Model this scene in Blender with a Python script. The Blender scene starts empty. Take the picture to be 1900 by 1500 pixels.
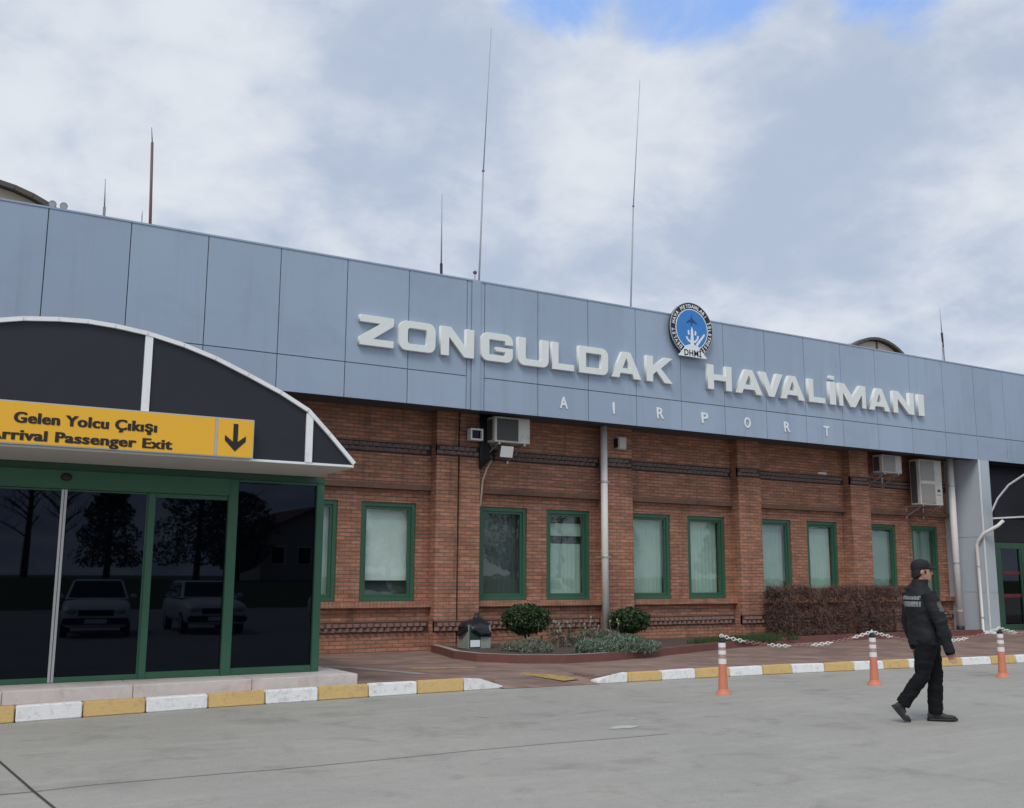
import bpy, bmesh, math, random
from mathutils import Vector, Matrix, noise
random.seed(7)
R = math.radians
scene = bpy.context.scene
COL = scene.collection

# ------------------------------------------------------------------ camera
cd = bpy.data.cameras.new("camera"); cam = bpy.data.objects.new("camera", cd); COL.objects.link(cam)
cd.sensor_fit = 'HORIZONTAL'; cd.sensor_width = 36.0; cd.lens = 36.085
cd.clip_start = 0.05; cd.clip_end = 3000
_r = Vector((0.85700279, -0.5152938, 0.00430391)); _u = Vector((-0.08952484, -0.1406564, 0.98600258))
_f = Vector((0.50747564, 0.84539226, 0.16667452))
cam.matrix_world = Matrix(((_r.x, _u.x, -_f.x, 0), (_r.y, _u.y, -_f.y, 0), (_r.z, _u.z, -_f.z, 1.55), (0, 0, 0, 1)))
scene.camera = cam

# ------------------------------------------------------------------ exposure, sun, sky
scene.view_settings.view_transform = 'Standard'; scene.view_settings.look = 'None'
scene.view_settings.exposure = 0.18; scene.view_settings.gamma = 1.0
scene.view_settings.use_curve_mapping = False
scene.cycles.use_denoising = True
scene.cycles.max_bounces = 8; scene.cycles.transparent_max_bounces = 24

SUN_EL, SUN_AZ = R(52), R(226)          # azimuth measured from +Y towards +X
sl = bpy.data.lights.new("sun", 'SUN'); sl.energy = 1.5; sl.angle = R(24); sl.color = (1.0, 0.965, 0.91)
sun = bpy.data.objects.new("sun", sl); COL.objects.link(sun)
sd = Vector((math.sin(SUN_AZ) * math.cos(SUN_EL), math.cos(SUN_AZ) * math.cos(SUN_EL), math.sin(SUN_EL)))
sun.rotation_euler = (-sd).to_track_quat('-Z', 'Y').to_euler()
sun.location = sd * 60

w = bpy.data.worlds.new("World"); scene.world = w; w.use_nodes = True
nt = w.node_tree; nt.nodes.clear()
def N(t, typ, **kw):
    n = t.nodes.new(typ)
    for k, v in kw.items(): setattr(n, k, v)
    return n
def math_node(t, op, a, b=None, clamp=False):
    n = N(t, 'ShaderNodeMath', operation=op); n.use_clamp = clamp
    for i, v in enumerate((a, b)):
        if v is None: continue
        if isinstance(v, (int, float)): n.inputs[i].default_value = v
        else: t.links.new(v, n.inputs[i])
    return n.outputs[0]
def smooth(t, x, lo, hi, a=0.0, b=1.0):
    n = N(t, 'ShaderNodeMapRange', interpolation_type='SMOOTHSTEP')
    t.links.new(x, n.inputs[0])
    for i, v in enumerate((lo, hi, a, b)): n.inputs[i + 1].default_value = v
    return n.outputs[0]
def noise_node(t, vec, scale, detail=5, rough=.55, dist=0.0, w4=None):
    n = N(t, 'ShaderNodeTexNoise')
    if w4 is not None:
        n.noise_dimensions = '4D'; n.inputs['W'].default_value = w4
    t.links.new(vec, n.inputs['Vector']); n.inputs['Scale'].default_value = scale
    n.inputs['Detail'].default_value = detail; n.inputs['Roughness'].default_value = rough
    n.inputs['Distortion'].default_value = dist
    return n.outputs[0]
def mixc(t, f, a, b, mode='MIX'):
    n = N(t, 'ShaderNodeMix', data_type='RGBA', blend_type=mode)
    for k, v in ((0, f), (6, a), (7, b)):
        if isinstance(v, (int, float)): n.inputs[k].default_value = v
        elif isinstance(v, (tuple, list)): n.inputs[k].default_value = (*v[:3], 1)
        else: t.links.new(v, n.inputs[k])
    return n.outputs[2]

sky = N(nt, 'ShaderNodeTexSky', sky_type='NISHITA', sun_disc=False, sun_elevation=SUN_EL, sun_rotation=SUN_AZ)
tc = N(nt, 'ShaderNodeTexCoord'); dirv = tc.outputs['Generated']
sep = N(nt, 'ShaderNodeSeparateXYZ'); nt.links.new(dirv, sep.inputs[0])
den = math_node(nt, 'ADD', math_node(nt, 'MAXIMUM', sep.outputs[2], 0.0), 0.34)
cmb = N(nt, 'ShaderNodeCombineXYZ')
nt.links.new(math_node(nt, 'DIVIDE', sep.outputs[0], den), cmb.inputs[0])
nt.links.new(math_node(nt, 'DIVIDE', sep.outputs[1], den), cmb.inputs[1])
cp = cmb.outputs[0]
def lobe(d, lo, hi):                      # soft patch of sky around a direction
    n = N(nt, 'ShaderNodeVectorMath', operation='DOT_PRODUCT'); nt.links.new(dirv, n.inputs[0])
    n.inputs[1].default_value = Vector(d).normalized()
    return smooth(nt, n.outputs['Value'], math.cos(R(hi)), math.cos(R(lo)))
big = noise_node(nt, cp, 2.3, 6, .55, .25, 2.3)
fine = noise_node(nt, cp, 6.5, 9, .62, .35, 7.1)
n1 = math_node(nt, 'ADD', math_node(nt, 'MULTIPLY', big, .50), math_node(nt, 'MULTIPLY', fine, .50))
hole = math_node(nt, 'MAXIMUM', lobe((.56, .63, .555), 0, 9.5), lobe((.47, .70, .535), 0, 6.5))
hole = math_node(nt, 'MAXIMUM', hole, lobe((.695, .525, .505), 0, 5.2))
hole = math_node(nt, 'MAXIMUM', hole, math_node(nt, 'MULTIPLY', lobe((.55, .45, .72), 4, 22), 1.0))
cov = smooth(nt, math_node(nt, 'SUBTRACT', math_node(nt, 'ADD', n1, .30), math_node(nt, 'MULTIPLY', hole, .43)), .335, .53)
lit = math_node(nt, 'ADD', math_node(nt, 'MULTIPLY', noise_node(nt, cp, 4.4, 8, .56, .30, 17.3), .60), math_node(nt, 'MULTIPLY', noise_node(nt, cp, 8.5, 8, .56, .25, 4.4), .40))
lit = math_node(nt, 'ADD', lit, math_node(nt, 'MULTIPLY', lobe((.124, .889, .441), 0, 15), .10))
lit = math_node(nt, 'ADD', lit, math_node(nt, 'MULTIPLY', lobe((.552, .726, .41), 0, 7), .10))
lit = math_node(nt, 'ADD', lit, math_node(nt, 'MULTIPLY', lobe((.79, .53, .33), 0, 7), .09))
lit = math_node(nt, 'SUBTRACT', lit, math_node(nt, 'MULTIPLY', lobe((.352, .832, .43), 0, 9), .08))
lit = math_node(nt, 'SUBTRACT', lit, math_node(nt, 'MULTIPLY', lobe((.69, .62, .37), 0, 10), .09))
shade = smooth(nt, lit, .36, .67)
cloud = mixc(nt, shade, (4.0, 4.7, 6.0), (6.55, 6.95, 7.5))
bl = N(nt, 'ShaderNodeVectorMath', operation='SCALE'); nt.links.new(sky.outputs[0], bl.inputs[0]); bl.inputs['Scale'].default_value = 1.0
skyc = mixc(nt, cov, mixc(nt, .75, bl.outputs[0], (2.9, 4.9, 9.6)), cloud)
bg = N(nt, 'ShaderNodeBackground'); bg.inputs[1].default_value = 0.1
nt.links.new(skyc, bg.inputs[0])
wo = N(nt, 'ShaderNodeOutputWorld'); nt.links.new(bg.outputs[0], wo.inputs[0])

# ------------------------------------------------------------------ materials
def srgb(r, g, b):
    f = lambda c: c / 12.92 if c <= .04045 else ((c + .055) / 1.055) ** 2.4
    return tuple(f(c / 255) for c in (r, g, b))
def pbr(name, col, rough=.6, var=.12, scale=3.0, bump=0.0, bscale=60, metal=0.0, spec=.5, grain=0.0, gscale=90, dirt=None, dirt_amt=.5, dscale=1.2, tint=None):
    m = bpy.data.materials.new(name); m.use_nodes = True; t = m.node_tree
    b = t.nodes['Principled BSDF']
    b.inputs['Roughness'].default_value = rough; b.inputs['Metallic'].default_value = metal
    b.inputs['Specular IOR Level'].default_value = spec
    if tint: b.inputs['Specular Tint'].default_value = (*tint, 1)
    o = N(t, 'ShaderNodeTexCoord').outputs['Object']
    c = mixc(t, noise_node(t, o, scale, 5), tuple(v * (1 - var) for v in col), tuple(v * (1 + var) for v in col))
    if grain: c = mixc(t, noise_node(t, o, gscale, 3, .7), mixc(t, 1, c, (1 - grain,) * 3, 'MULTIPLY'), mixc(t, 1, c, (1 + grain,) * 3, 'MULTIPLY'))
    if dirt: c = mixc(t, math_node(t, 'MULTIPLY', smooth(t, noise_node(t, o, dscale, 7, .65, .4), .48, .72), dirt_amt), c, dirt)
    t.links.new(c, b.inputs['Base Color'])
    if bump:
        bn = N(t, 'ShaderNodeBump'); bn.inputs['Strength'].default_value = bump; bn.inputs['Distance'].default_value = .02
        t.links.new(noise_node(t, o, bscale, 4), bn.inputs['Height']); t.links.new(bn.outputs[0], b.inputs['Normal'])
    return m
def brick_mat(name, c1, c2, mortar, bw=.235, rh=.0725, ms=.009, offs=.5, dirt=(.06, .04, .035)):
    m = bpy.data.materials.new(name); m.use_nodes = True; t = m.node_tree; b = t.nodes['Principled BSDF']
    b.inputs['Roughness'].default_value = .85; b.inputs['Specular IOR Level'].default_value = .25
    o = N(t, 'ShaderNodeTexCoord').outputs['Object']
    s = N(t, 'ShaderNodeSeparateXYZ'); t.links.new(o, s.inputs[0])
    cb = N(t, 'ShaderNodeCombineXYZ'); t.links.new(math_node(t, 'ADD', s.outputs[0], s.outputs[1]), cb.inputs[0]); t.links.new(s.outputs[2], cb.inputs[1])
    wob = N(t, 'ShaderNodeVectorMath', operation='SCALE'); wob.inputs['Scale'].default_value = .012
    nz = N(t, 'ShaderNodeTexNoise'); t.links.new(o, nz.inputs['Vector']); nz.inputs['Scale'].default_value = 9
    t.links.new(nz.outputs['Color'], wob.inputs[0])
    va = N(t, 'ShaderNodeVectorMath', operation='ADD'); t.links.new(cb.outputs[0], va.inputs[0]); t.links.new(wob.outputs[0], va.inputs[1])
    br = N(t, 'ShaderNodeTexBrick'); br.offset = offs; t.links.new(va.outputs[0], br.inputs['Vector'])
    br.inputs['Scale'].default_value = 1; br.inputs['Brick Width'].default_value = bw; br.inputs['Row Height'].default_value = rh
    br.inputs['Mortar Size'].default_value = ms; br.inputs['Mortar Smooth'].default_value = .3; br.inputs['Bias'].default_value = 0
    br.inputs['Color1'].default_value = (*c1, 1); br.inputs['Color2'].default_value = (*c2, 1); br.inputs['Mortar'].default_value = (*mortar, 1)
    c = mixc(t, noise_node(t, o, 2.2, 6, .62), mixc(t, 1, br.outputs[0], (.74, .72, .73), 'MULTIPLY'), mixc(t, 1, br.outputs[0], (1.25, 1.25, 1.22), 'MULTIPLY'))
    st = N(t, 'ShaderNodeMapping'); st.inputs['Scale'].default_value = (3.0, 3.0, .45); t.links.new(o, st.inputs[0])
    c = mixc(t, math_node(t, 'MULTIPLY', smooth(t, noise_node(t, st.outputs[0], 1.0, 6, .65), .5, .75), .5), c, dirt)
    st2 = N(t, 'ShaderNodeMapping'); st2.inputs['Scale'].default_value = (1.6, 1.6, 13.8); t.links.new(o, st2.inputs[0])
    c = mixc(t, smooth(t, noise_node(t, st2.outputs[0], 1.0, 2, .6), .30, .72), mixc(t, 1, c, (.84, .83, .83), 'MULTIPLY'), mixc(t, 1, c, (1.22, 1.20, 1.15), 'MULTIPLY'))
    t.links.new(c, b.inputs['Base Color'])
    bn = N(t, 'ShaderNodeBump', invert=True); bn.inputs['Strength'].default_value = .8; bn.inputs['Distance'].default_value = .010
    t.links.new(br.outputs['Fac'], bn.inputs['Height']); t.links.new(bn.outputs[0], b.inputs['Normal'])
    return m
def glass_mat(name, tint, gloss=1.5):
    m = bpy.data.materials.new(name); m.use_nodes = True; t = m.node_tree; t.nodes.clear()
    fr = N(t, 'ShaderNodeFresnel'); ge = N(t, 'ShaderNodeNewGeometry')      # the node inverts the index on back faces
    t.links.new(math_node(t, 'POWER', gloss, math_node(t, 'SUBTRACT', 1.0, math_node(t, 'MULTIPLY', ge.outputs['Backfacing'], 2.0))), fr.inputs[0])
    tr = N(t, 'ShaderNodeBsdfTransparent'); tr.inputs[0].default_value = (*tint, 1)
    gl = N(t, 'ShaderNodeBsdfGlossy'); gl.inputs['Roughness'].default_value = .015
    o = N(t, 'ShaderNodeTexCoord').outputs['Object']
    bn = N(t, 'ShaderNodeBump'); bn.inputs['Strength'].default_value = .05; bn.inputs['Distance'].default_value = .02
    t.links.new(noise_node(t, o, 2.5, 2), bn.inputs['Height']); t.links.new(bn.outputs[0], gl.inputs['Normal'])
    mx = N(t, 'ShaderNodeMixShader'); t.links.new(fr.outputs[0], mx.inputs[0]); t.links.new(tr.outputs[0], mx.inputs[1]); t.links.new(gl.outputs[0], mx.inputs[2])
    ou = N(t, 'ShaderNodeOutputMaterial'); t.links.new(mx.outputs[0], ou.inputs[0])
    return m
M = {}
M['fascia'] = pbr('fascia_metal', (.335, .415, .53), .42, .05, .6, spec=.5, bump=.03, bscale=1.3, dirt=(.25, .31, .42), dirt_amt=.35, dscale=.9)
t = M['fascia'].node_tree; b = t.nodes['Principled BSDF']; o = N(t, 'ShaderNodeTexCoord').outputs['Object']; sp_ = N(t, 'ShaderNodeSeparateXYZ'); t.links.new(o, sp_.inputs[0])
wn = N(t, 'ShaderNodeTexWhiteNoise', noise_dimensions='2D'); cb_ = N(t, 'ShaderNodeCombineXYZ')
t.links.new(math_node(t, 'FLOOR', math_node(t, 'DIVIDE', math_node(t, 'SUBTRACT', sp_.outputs[0], 1.72), 1.283)), cb_.inputs[0]); t.links.new(math_node(t, 'GREATER_THAN', sp_.outputs[2], 5.445), cb_.inputs[1]); t.links.new(cb_.outputs[0], wn.inputs['Vector'])
src = b.inputs['Base Color'].links[0].from_socket; c = mixc(t, wn.outputs['Value'], mixc(t, 1, src, (.94, .945, .95), 'MULTIPLY'), mixc(t, 1, src, (1.05, 1.05, 1.045), 'MULTIPLY'))
mp = N(t, 'ShaderNodeMapping'); mp.inputs['Scale'].default_value = (5.0, 5.0, .22); t.links.new(o, mp.inputs[0])
c = mixc(t, math_node(t, 'MULTIPLY', smooth(t, noise_node(t, mp.outputs[0], 1.0, 6, .65), .52, .8), .4), c, (.21, .25, .31)); t.links.new(c, b.inputs['Base Color'])
M['column'] = pbr('column_metal', (.47, .53, .585), .45, .05, .8, dirt=(.36, .40, .44), dirt_amt=.4)
M['fascia_gap'] = pbr('fascia_gap', (.05, .065, .10), .7)
M['soffit'] = pbr('soffit_paint', (.10, .095, .095), .8, .2)
M['brick'] = brick_mat('red_brick', (.485, .232, .150), (.350, .165, .108), (.19, .145, .12))
M['tooth_lit'] = pbr('grey_lit_tooth_brick', (.205, .155, .145), .85, .4, 14, grain=.3)  # teeth painted paler than their backing, standing in for light on them
M['tooth_lit_low'] = pbr('brown_lit_tooth_brick', (.25, .15, .125), .85, .4, 14, grain=.3)  # lower band teeth, painted paler in the same way
M['tooth_gap_shade_low'] = pbr('low_gap_shade_brick', (.105, .058, .048), .85, .35, 14, grain=.3)  # lower band backing, its tone also painting shade between the teeth
M['tooth_gap_shade'] = pbr('dark_gap_shade_brick', (.062, .042, .040), .85, .35, 14, grain=.3)  # dark band brick, its tone doubling as shade between the teeth
M['brick_sill'] = brick_mat('sill_brick', (.45, .22, .145), (.37, .175, .115), (.25, .19, .16), bw=.075, rh=.4, offs=0)
M['lintel'] = pbr('lintel_brick', (.19, .105, .075), .85, .3, 6, grain=.25, dirt=(.05, .05, .035), dirt_amt=.6)
M['green'] = pbr('green_frame_paint', (.034, .124, .070), .42, .15, 3, spec=.5)
M['green_dark'] = pbr('dark_green_paint', (.016, .07, .042), .5, .2, 3)
M['white_paint'] = pbr('white_painted_metal', (.86, .87, .88), .45, .05, 5, dirt=(.55, .54, .52), dirt_amt=.4, dscale=5)
M['canopy'] = pbr('charcoal_panel', (.020, .022, .029), .5, .15, 1.5, spec=.4)
M['grey_soffit'] = pbr('canopy_soffit', (.50, .465, .44), .75, .12, 2)
M['yellow_sign'] = pbr('yellow_sign_face', (.88, .47, .03), .5, .06, 2)
M['black_text'] = pbr('black_lettering', (.018, .013, .012), .6)
M['alu'] = pbr('brushed_aluminium', (.55, .55, .55), .4, .1, 20, metal=.6)
M['dark_glass'] = pbr('dark_tinted_glass', (.0012, .0016, .003), .015, .1, spec=.34, tint=(.62, .74, 1.0))
M['letter'] = pbr('cream_letter_metal', (.80, .83, .80), .5, .05, 4, dirt=(.62, .64, .62), dirt_amt=.35, dscale=4)
M['white'] = pbr('white_letter', (.84, .86, .88), .55, .04)
M['logo_blue'] = pbr('logo_blue', (.035, .22, .60), .4, .15, 6)
M['logo_black'] = pbr('logo_black', (.012, .013, .018), .45)
M['pipe'] = pbr('white_plastic_pipe', (.78, .76, .73), .5, .08, 3, dirt=(.52, .47, .41), dirt_amt=.35, dscale=3)
M['ac'] = pbr('ac_casing', (.58, .57, .52), .5, .08, 3, dirt=(.34, .31, .27), dirt_amt=.5, dscale=4)
M['ac_dark'] = pbr('ac_grille', (.07, .07, .068), .6, .2, 30)
M['ac_guard'] = pbr('ac_guard_grey', (.40, .385, .365), .6, .15, 30)
M['ac_grey'] = pbr('ac_grille_grey', (.30, .285, .27), .6, .15, 30)
M['cable_dark'] = pbr('black_cable', (.012, .014, .018), .6)
M['cable_beige'] = pbr('beige_cable', (.42, .38, .28), .6)
M['cable_red'] = pbr('red_cable', (.30, .12, .09), .6)
M['paver'] = brick_mat('paving_brick', (.275, .190, .160), (.215, .150, .130), (.16, .13, .118), bw=.2, rh=.1, ms=.006, dirt=(.20, .16, .145))
M['stone'] = pbr('pink_marble_step', (.72, .66, .62), .6, .14, 6, grain=.12, gscale=40, dirt=(.50, .40, .37), dirt_amt=.6, dscale=3)
M['joint'] = pbr('joint_sealant', (.045, .043, .04), .9, .2, 6)
M['kerb_white'] = pbr('kerb_white_paint', (.86, .86, .85), .7, .06, 4, bump=.3, bscale=40, dirt=(.40, .39, .37), dirt_amt=.55, dscale=13)
M['kerb_yellow'] = pbr('kerb_yellow_paint', (.68, .47, .19), .7, .10, 4, bump=.3, bscale=40, dirt=(.42, .31, .17), dirt_amt=.6, dscale=13)
M['planter_kerb'] = pbr('red_planter_kerb', (.19, .075, .062), .8, .2, 4, grain=.15, dirt=(.11, .06, .055), dirt_amt=.6)
M['planter_top'] = pbr('planter_coping', (.33, .29, .26), .85, .2, 4, grain=.2)
M['soil'] = pbr('planter_soil', (.085, .060, .046), .95, .4, 6, grain=.4, gscale=40, bump=.6, bscale=30)
M['leaf_dark'] = pbr('dark_green_leaf', (.022, .048, .016), .55, .5, 9, spec=.4)
M['leaf_mid'] = pbr('green_leaf', (.040, .080, .024), .55, .5, 9, spec=.4)
M['juniper'] = pbr('grey_green_needles', (.185, .245, .180), .7, .4, 7)
M['dry'] = pbr('dry_grey_stems', (.17, .165, .115), .8, .4, 7)
M['twig'] = pbr('brown_hedge_twigs', (.115, .072, .060), .8, .45, 5)
M['twig_red'] = pbr('reddish_hedge_leaf', (.155, .085, .062), .8, .4, 5)
M['bark'] = pbr('brown_bark', (.075, .052, .038), .9, .3, 12, bump=.5)
M['grass'] = pbr('grass_blades', (.050, .085, .025), .7, .4, 8)
M['orange'] = pbr('orange_post_plastic', (.66, .225, .135), .55, .12, 5, dirt=(.52, .17, .10), dirt_amt=.4, dscale=6)
M['band_white'] = pbr('reflective_white_band', (.78, .78, .77), .4, .04)
M['band_grey'] = pbr('worn_band_grey', (.42, .27, .25), .6, .2, 12)
M['chain_white'] = pbr('white_chain_plastic', (.72, .71, .68), .5)
M['chain_red'] = pbr('faded_red_chain_plastic', (.30, .15, .13), .55, .2)
M['bin_grey'] = pbr('bin_grey_metal', (.30, .33, .29), .6, .15, 5, dirt=(.2, .18, .15), dirt_amt=.5)
M['bin_green'] = pbr('bin_dark_green', (.02, .05, .04), .5)
M['bag'] = pbr('black_bin_bag', (.014, .016, .024), .35, .3, 10, bump=.5, bscale=18)
M['jacket'] = pbr('black_jacket_fabric', (.0125, .014, .018), .75, .3, 10, bump=.35, bscale=14, spec=.35)
M['trouser'] = pbr('black_trouser_fabric', (.0075, .008, .010), .85, .25, 10, bump=.3, bscale=16, spec=.2)
M['shoe'] = pbr('dark_shoe_leather', (.024, .024, .022), .55, .3, 12)
M['skin'] = pbr('skin', (.44, .235, .165), .55, .12, 20)
M['hair'] = pbr('black_hair', (.010, .008, .008), .6)
M['reflect'] = pbr('reflective_lettering', (.24, .25, .245), .5, .25, 25)
M['blind_white'] = pbr('white_blind', (.88, .90, .90), .8, .08, 2)
M['blind_green'] = pbr('pale_green_curtain', (.47, .57, .52), .85, .18, 2)
M['blind_mid'] = pbr('grey_green_curtain', (.42, .50, .47), .85, .25, 2)
M['room_dark'] = pbr('unlit_room_dark', (.085, .095, .10), .9, .35, 2)  # flat dark colour standing for unlit rooms; one curtain shares it
M['blind_teal'] = pbr('teal_curtain', (.26, .36, .33), .85, .2, 2)
M['pane'] = glass_mat('window_glass', (.93, .98, .955), 1.62)
M['roof'] = pbr('roof_membrane', (.25, .25, .25), .9)
M['skylight'] = pbr('skylight_panel', (.42, .36, .28), .6, .15, 3)
M['skylight_rim'] = pbr('skylight_rim', (.09, .075, .065), .6)
M['antenna'] = pbr('antenna_grey', (.20, .20, .22), .5)
M['antenna_red'] = pbr('antenna_rust', (.16, .085, .08), .6)
M['antenna_pale'] = pbr('antenna_pale_grey', (.36, .37, .41), .5)
M['red_band'] = pbr('red_door_band', (.30, .018, .03), .5)
M['car_white'] = pbr('white_car_paint', (.80, .80, .80), .25, .02)
M['car_grey'] = pbr('silver_car_paint', (.30, .31, .33), .25, .02, metal=.4)
M['tyre'] = pbr('tyre_rubber', (.02, .02, .02), .9)
M['plaster'] = pbr('cream_plaster', (.45, .42, .36), .85, .1)
M['tile'] = pbr('roof_tile', (.20, .085, .055), .85, .2)

def ground_mat():
    m = bpy.data.materials.new('concrete_apron'); m.use_nodes = True; t = m.node_tree; b = t.nodes['Principled BSDF']
    b.inputs['Roughness'].default_value = .82; b.inputs['Specular IOR Level'].default_value = .3
    o = N(t, 'ShaderNodeTexCoord').outputs['Object']
    c = mixc(t, noise_node(t, o, .35, 6, .6, .3), (.285, .275, .252), (.400, .384, .340))
    c = mixc(t, smooth(t, noise_node(t, o, 1.3, 7, .68, .6), .50, .70), c, mixc(t, 1, c, (.80, .80, .79), 'MULTIPLY'))
    mp = N(t, 'ShaderNodeMapping'); mp.inputs['Rotation'].default_value = (0, 0, R(8)); mp.inputs['Scale'].default_value = (.5, 3.2, 1); t.links.new(o, mp.inputs[0])
    c = mixc(t, math_node(t, 'MULTIPLY', smooth(t, noise_node(t, mp.outputs[0], 1.4, 5, .6), .46, .72), .55), c, mixc(t, 1, c, (1.17, 1.17, 1.14), 'MULTIPLY'))
    c = mixc(t, math_node(t, 'MULTIPLY', smooth(t, noise_node(t, o, .8, 3, .5, 0, 5.5), .62, .78), .5), c, (.19, .19, .182))
    c = mixc(t, noise_node(t, o, 55, 4, .75), mixc(t, 1, c, (.66,) * 3, 'MULTIPLY'), mixc(t, 1, c, (1.34,) * 3, 'MULTIPLY'))
    c = mixc(t, noise_node(t, o, 9, 5, .7, .3), mixc(t, 1, c, (.86,) * 3, 'MULTIPLY'), mixc(t, 1, c, (1.14,) * 3, 'MULTIPLY'))
    vo = N(t, 'ShaderNodeTexVoronoi'); vo.inputs['Scale'].default_value = 3.1; t.links.new(o, vo.inputs['Vector'])
    c = mixc(t, math_node(t, 'MULTIPLY', smooth(t, vo.outputs['Distance'], .05, .02), .55), c, (.13, .125, .12))
    t.links.new(c, b.inputs['Base Color'])
    bn = N(t, 'ShaderNodeBump'); bn.inputs['Strength'].default_value = .35; bn.inputs['Distance'].default_value = .01
    t.links.new(noise_node(t, o, 40, 6, .7), bn.inputs['Height']); t.links.new(bn.outputs[0], b.inputs['Normal'])
    return m
M['concrete'] = ground_mat()

# ------------------------------------------------------------------ mesh helpers
class MB:
    def __init__(s): s.b = bmesh.new(); s.mi = 0
    def faces(s, vs, fs):
        v = [s.b.verts.new(p) for p in vs]
        for f in fs:
            try: s.b.faces.new([v[i] for i in f]).material_index = s.mi
            except ValueError: pass
        return v
    def box(s, x0, x1, y0, y1, z0, z1):
        s.faces([(x0, y0, z0), (x1, y0, z0), (x1, y1, z0), (x0, y1, z0), (x0, y0, z1), (x1, y0, z1), (x1, y1, z1), (x0, y1, z1)],
                [(0, 3, 2, 1), (4, 5, 6, 7), (0, 1, 5, 4), (1, 2, 6, 5), (2, 3, 7, 6), (3, 0, 4, 7)])
        return s
    def obox(s, c, ex, ey, ez):           # oriented box from centre and half-edge vectors
        c, ex, ey, ez = map(Vector, (c, ex, ey, ez))
        s.faces([c + a * ex + b * ey + d * ez for d in (-1, 1) for a, b in ((-1, -1), (1, -1), (1, 1), (-1, 1))],
                [(0, 3, 2, 1), (4, 5, 6, 7), (0, 1, 5, 4), (1, 2, 6, 5), (2, 3, 7, 6), (3, 0, 4, 7)])
        return s
    def prism_y(s, pts, y0, y1):          # polygon in XZ pushed along Y
        n = len(pts)
        s.faces([(x, y0, z) for x, z in pts] + [(x, y1, z) for x, z in pts],
                [tuple(range(n)), tuple(range(2 * n - 1, n - 1, -1))] + [(i, n + i, n + (i + 1) % n, (i + 1) % n) for i in range(n)])
        return s
    def prism_x(s, pts, x0, x1):          # polygon in YZ pushed along X
        n = len(pts)
        s.faces([(x0, y, z) for y, z in pts] + [(x1, y, z) for y, z in pts],
                [tuple(range(n)), tuple(range(2 * n - 1, n - 1, -1))] + [(i, n + i, n + (i + 1) % n, (i + 1) % n) for i in range(n)])
        return s
    def prism_z(s, pts, z0, z1):
        n = len(pts)
        s.faces([(x, y, z0) for x, y in pts] + [(x, y, z1) for x, y in pts],
                [tuple(range(n - 1, -1, -1)), tuple(range(n, 2 * n))] + [(i, (i + 1) % n, n + (i + 1) % n, n + i) for i in range(n)])
        return s
    def loft(s, st, n=14, cap=True, p=2.0):   # stations (centre, half-axis a, half-axis b)
        rings = []
        for c, a, b in st:
            c, a, b = Vector(c), Vector(a), Vector(b); ring = []
            for i in range(n):
                t = 2 * math.pi * i / n; ct, si = math.cos(t), math.sin(t)
                ring.append(s.b.verts.new(c + a * math.copysign(abs(ct) ** (2 / p), ct) + b * math.copysign(abs(si) ** (2 / p), si)))
            rings.append(ring)
        for r0, r1 in zip(rings, rings[1:]):
            for i in range(n):
                s.b.faces.new((r0[i], r0[(i + 1) % n], r1[(i + 1) % n], r1[i])).material_index = s.mi
        if cap:
            s.b.faces.new(rings[0][::-1]).material_index = s.mi; s.b.faces.new(rings[-1]).material_index = s.mi
        return s
    def tube(s, pts, r, n=10, cap=True):
        pts = [Vector(p) for p in pts]; rs = r if isinstance(r, (list, tuple)) else [r] * len(pts)
        t0 = (pts[1] - pts[0]).normalized(); up = Vector((0, 0, 1)) if abs(t0.z) < .9 else Vector((0, 1, 0))
        a = t0.cross(up).normalized(); st = []
        for i, p in enumerate(pts):
            t = (pts[min(i + 1, len(pts) - 1)] - pts[max(i - 1, 0)]).normalized()
            a = (a - t * a.dot(t)).normalized(); st.append((p, a * rs[i], t.cross(a) * rs[i]))
        return s.loft(st, n, cap)
    def ball(s, c, r, n=12, m=8, sq=(1, 1, 1)):
        c = Vector(c); st = []
        for j in range(1, m):
            f = math.pi * j / m; st.append((c + Vector((0, 0, -r * math.cos(f) * sq[2])), (r * math.sin(f) * sq[0], 0, 0), (0, r * math.sin(f) * sq[1], 0)))
        return s.loft(st, n)
    def mesh(s, name, mats, smooth=False, bev=0, fixn=True):
        if fixn: bmesh.ops.recalc_face_normals(s.b, faces=s.b.faces)
        if bev: bmesh.ops.bevel(s.b, geom=list(s.b.edges), offset=bev, segments=2, affect='EDGES', clamp_overlap=True)
        me = bpy.data.meshes.new(name); s.b.to_mesh(me); s.b.free()
        for m in (mats if isinstance(mats, (list, tuple)) else [mats]): me.materials.append(M[m] if isinstance(m, str) else m)
        if smooth:
            for f in me.polygons: f.use_smooth = True
        return me
def link(name, me, parent=None):
    o = bpy.data.objects.new(name, me); COL.objects.link(o)
    if parent: o.parent = parent
    return o
def put(name, mb, mats, parent=None, smooth=False, bev=0, fixn=True):
    o = link(name, mb.mesh(name, mats, smooth, bev, fixn), parent)
    if parent is not None:                 # geometry is written in world metres: shift it to the parent's base
        off = Vector((0, 0, 0)); p = parent; loc_ = False
        while p is not None: off += p.location; loc_ = loc_ or bool(p.get('local')); p = p.parent
        if off.length and not loc_: o.data.transform(Matrix.Translation(-off))
    return o
def tag(o, label=None, cat=None, group=None, kind=None):
    for k, v in (('label', label), ('category', cat), ('group', group), ('kind', kind)):
        if v: o[k] = v
    return o
def thing(name, label, cat, loc=(0, 0, 0), rz=0, group=None, local=False, kind=None):
    o = bpy.data.objects.new(name, None); COL.objects.link(o); o.location = loc; o.rotation_euler = (0, 0, rz)
    o.empty_display_size = .2
    if local: o['local'] = 1
    return tag(o, label, cat, group, kind)
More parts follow.
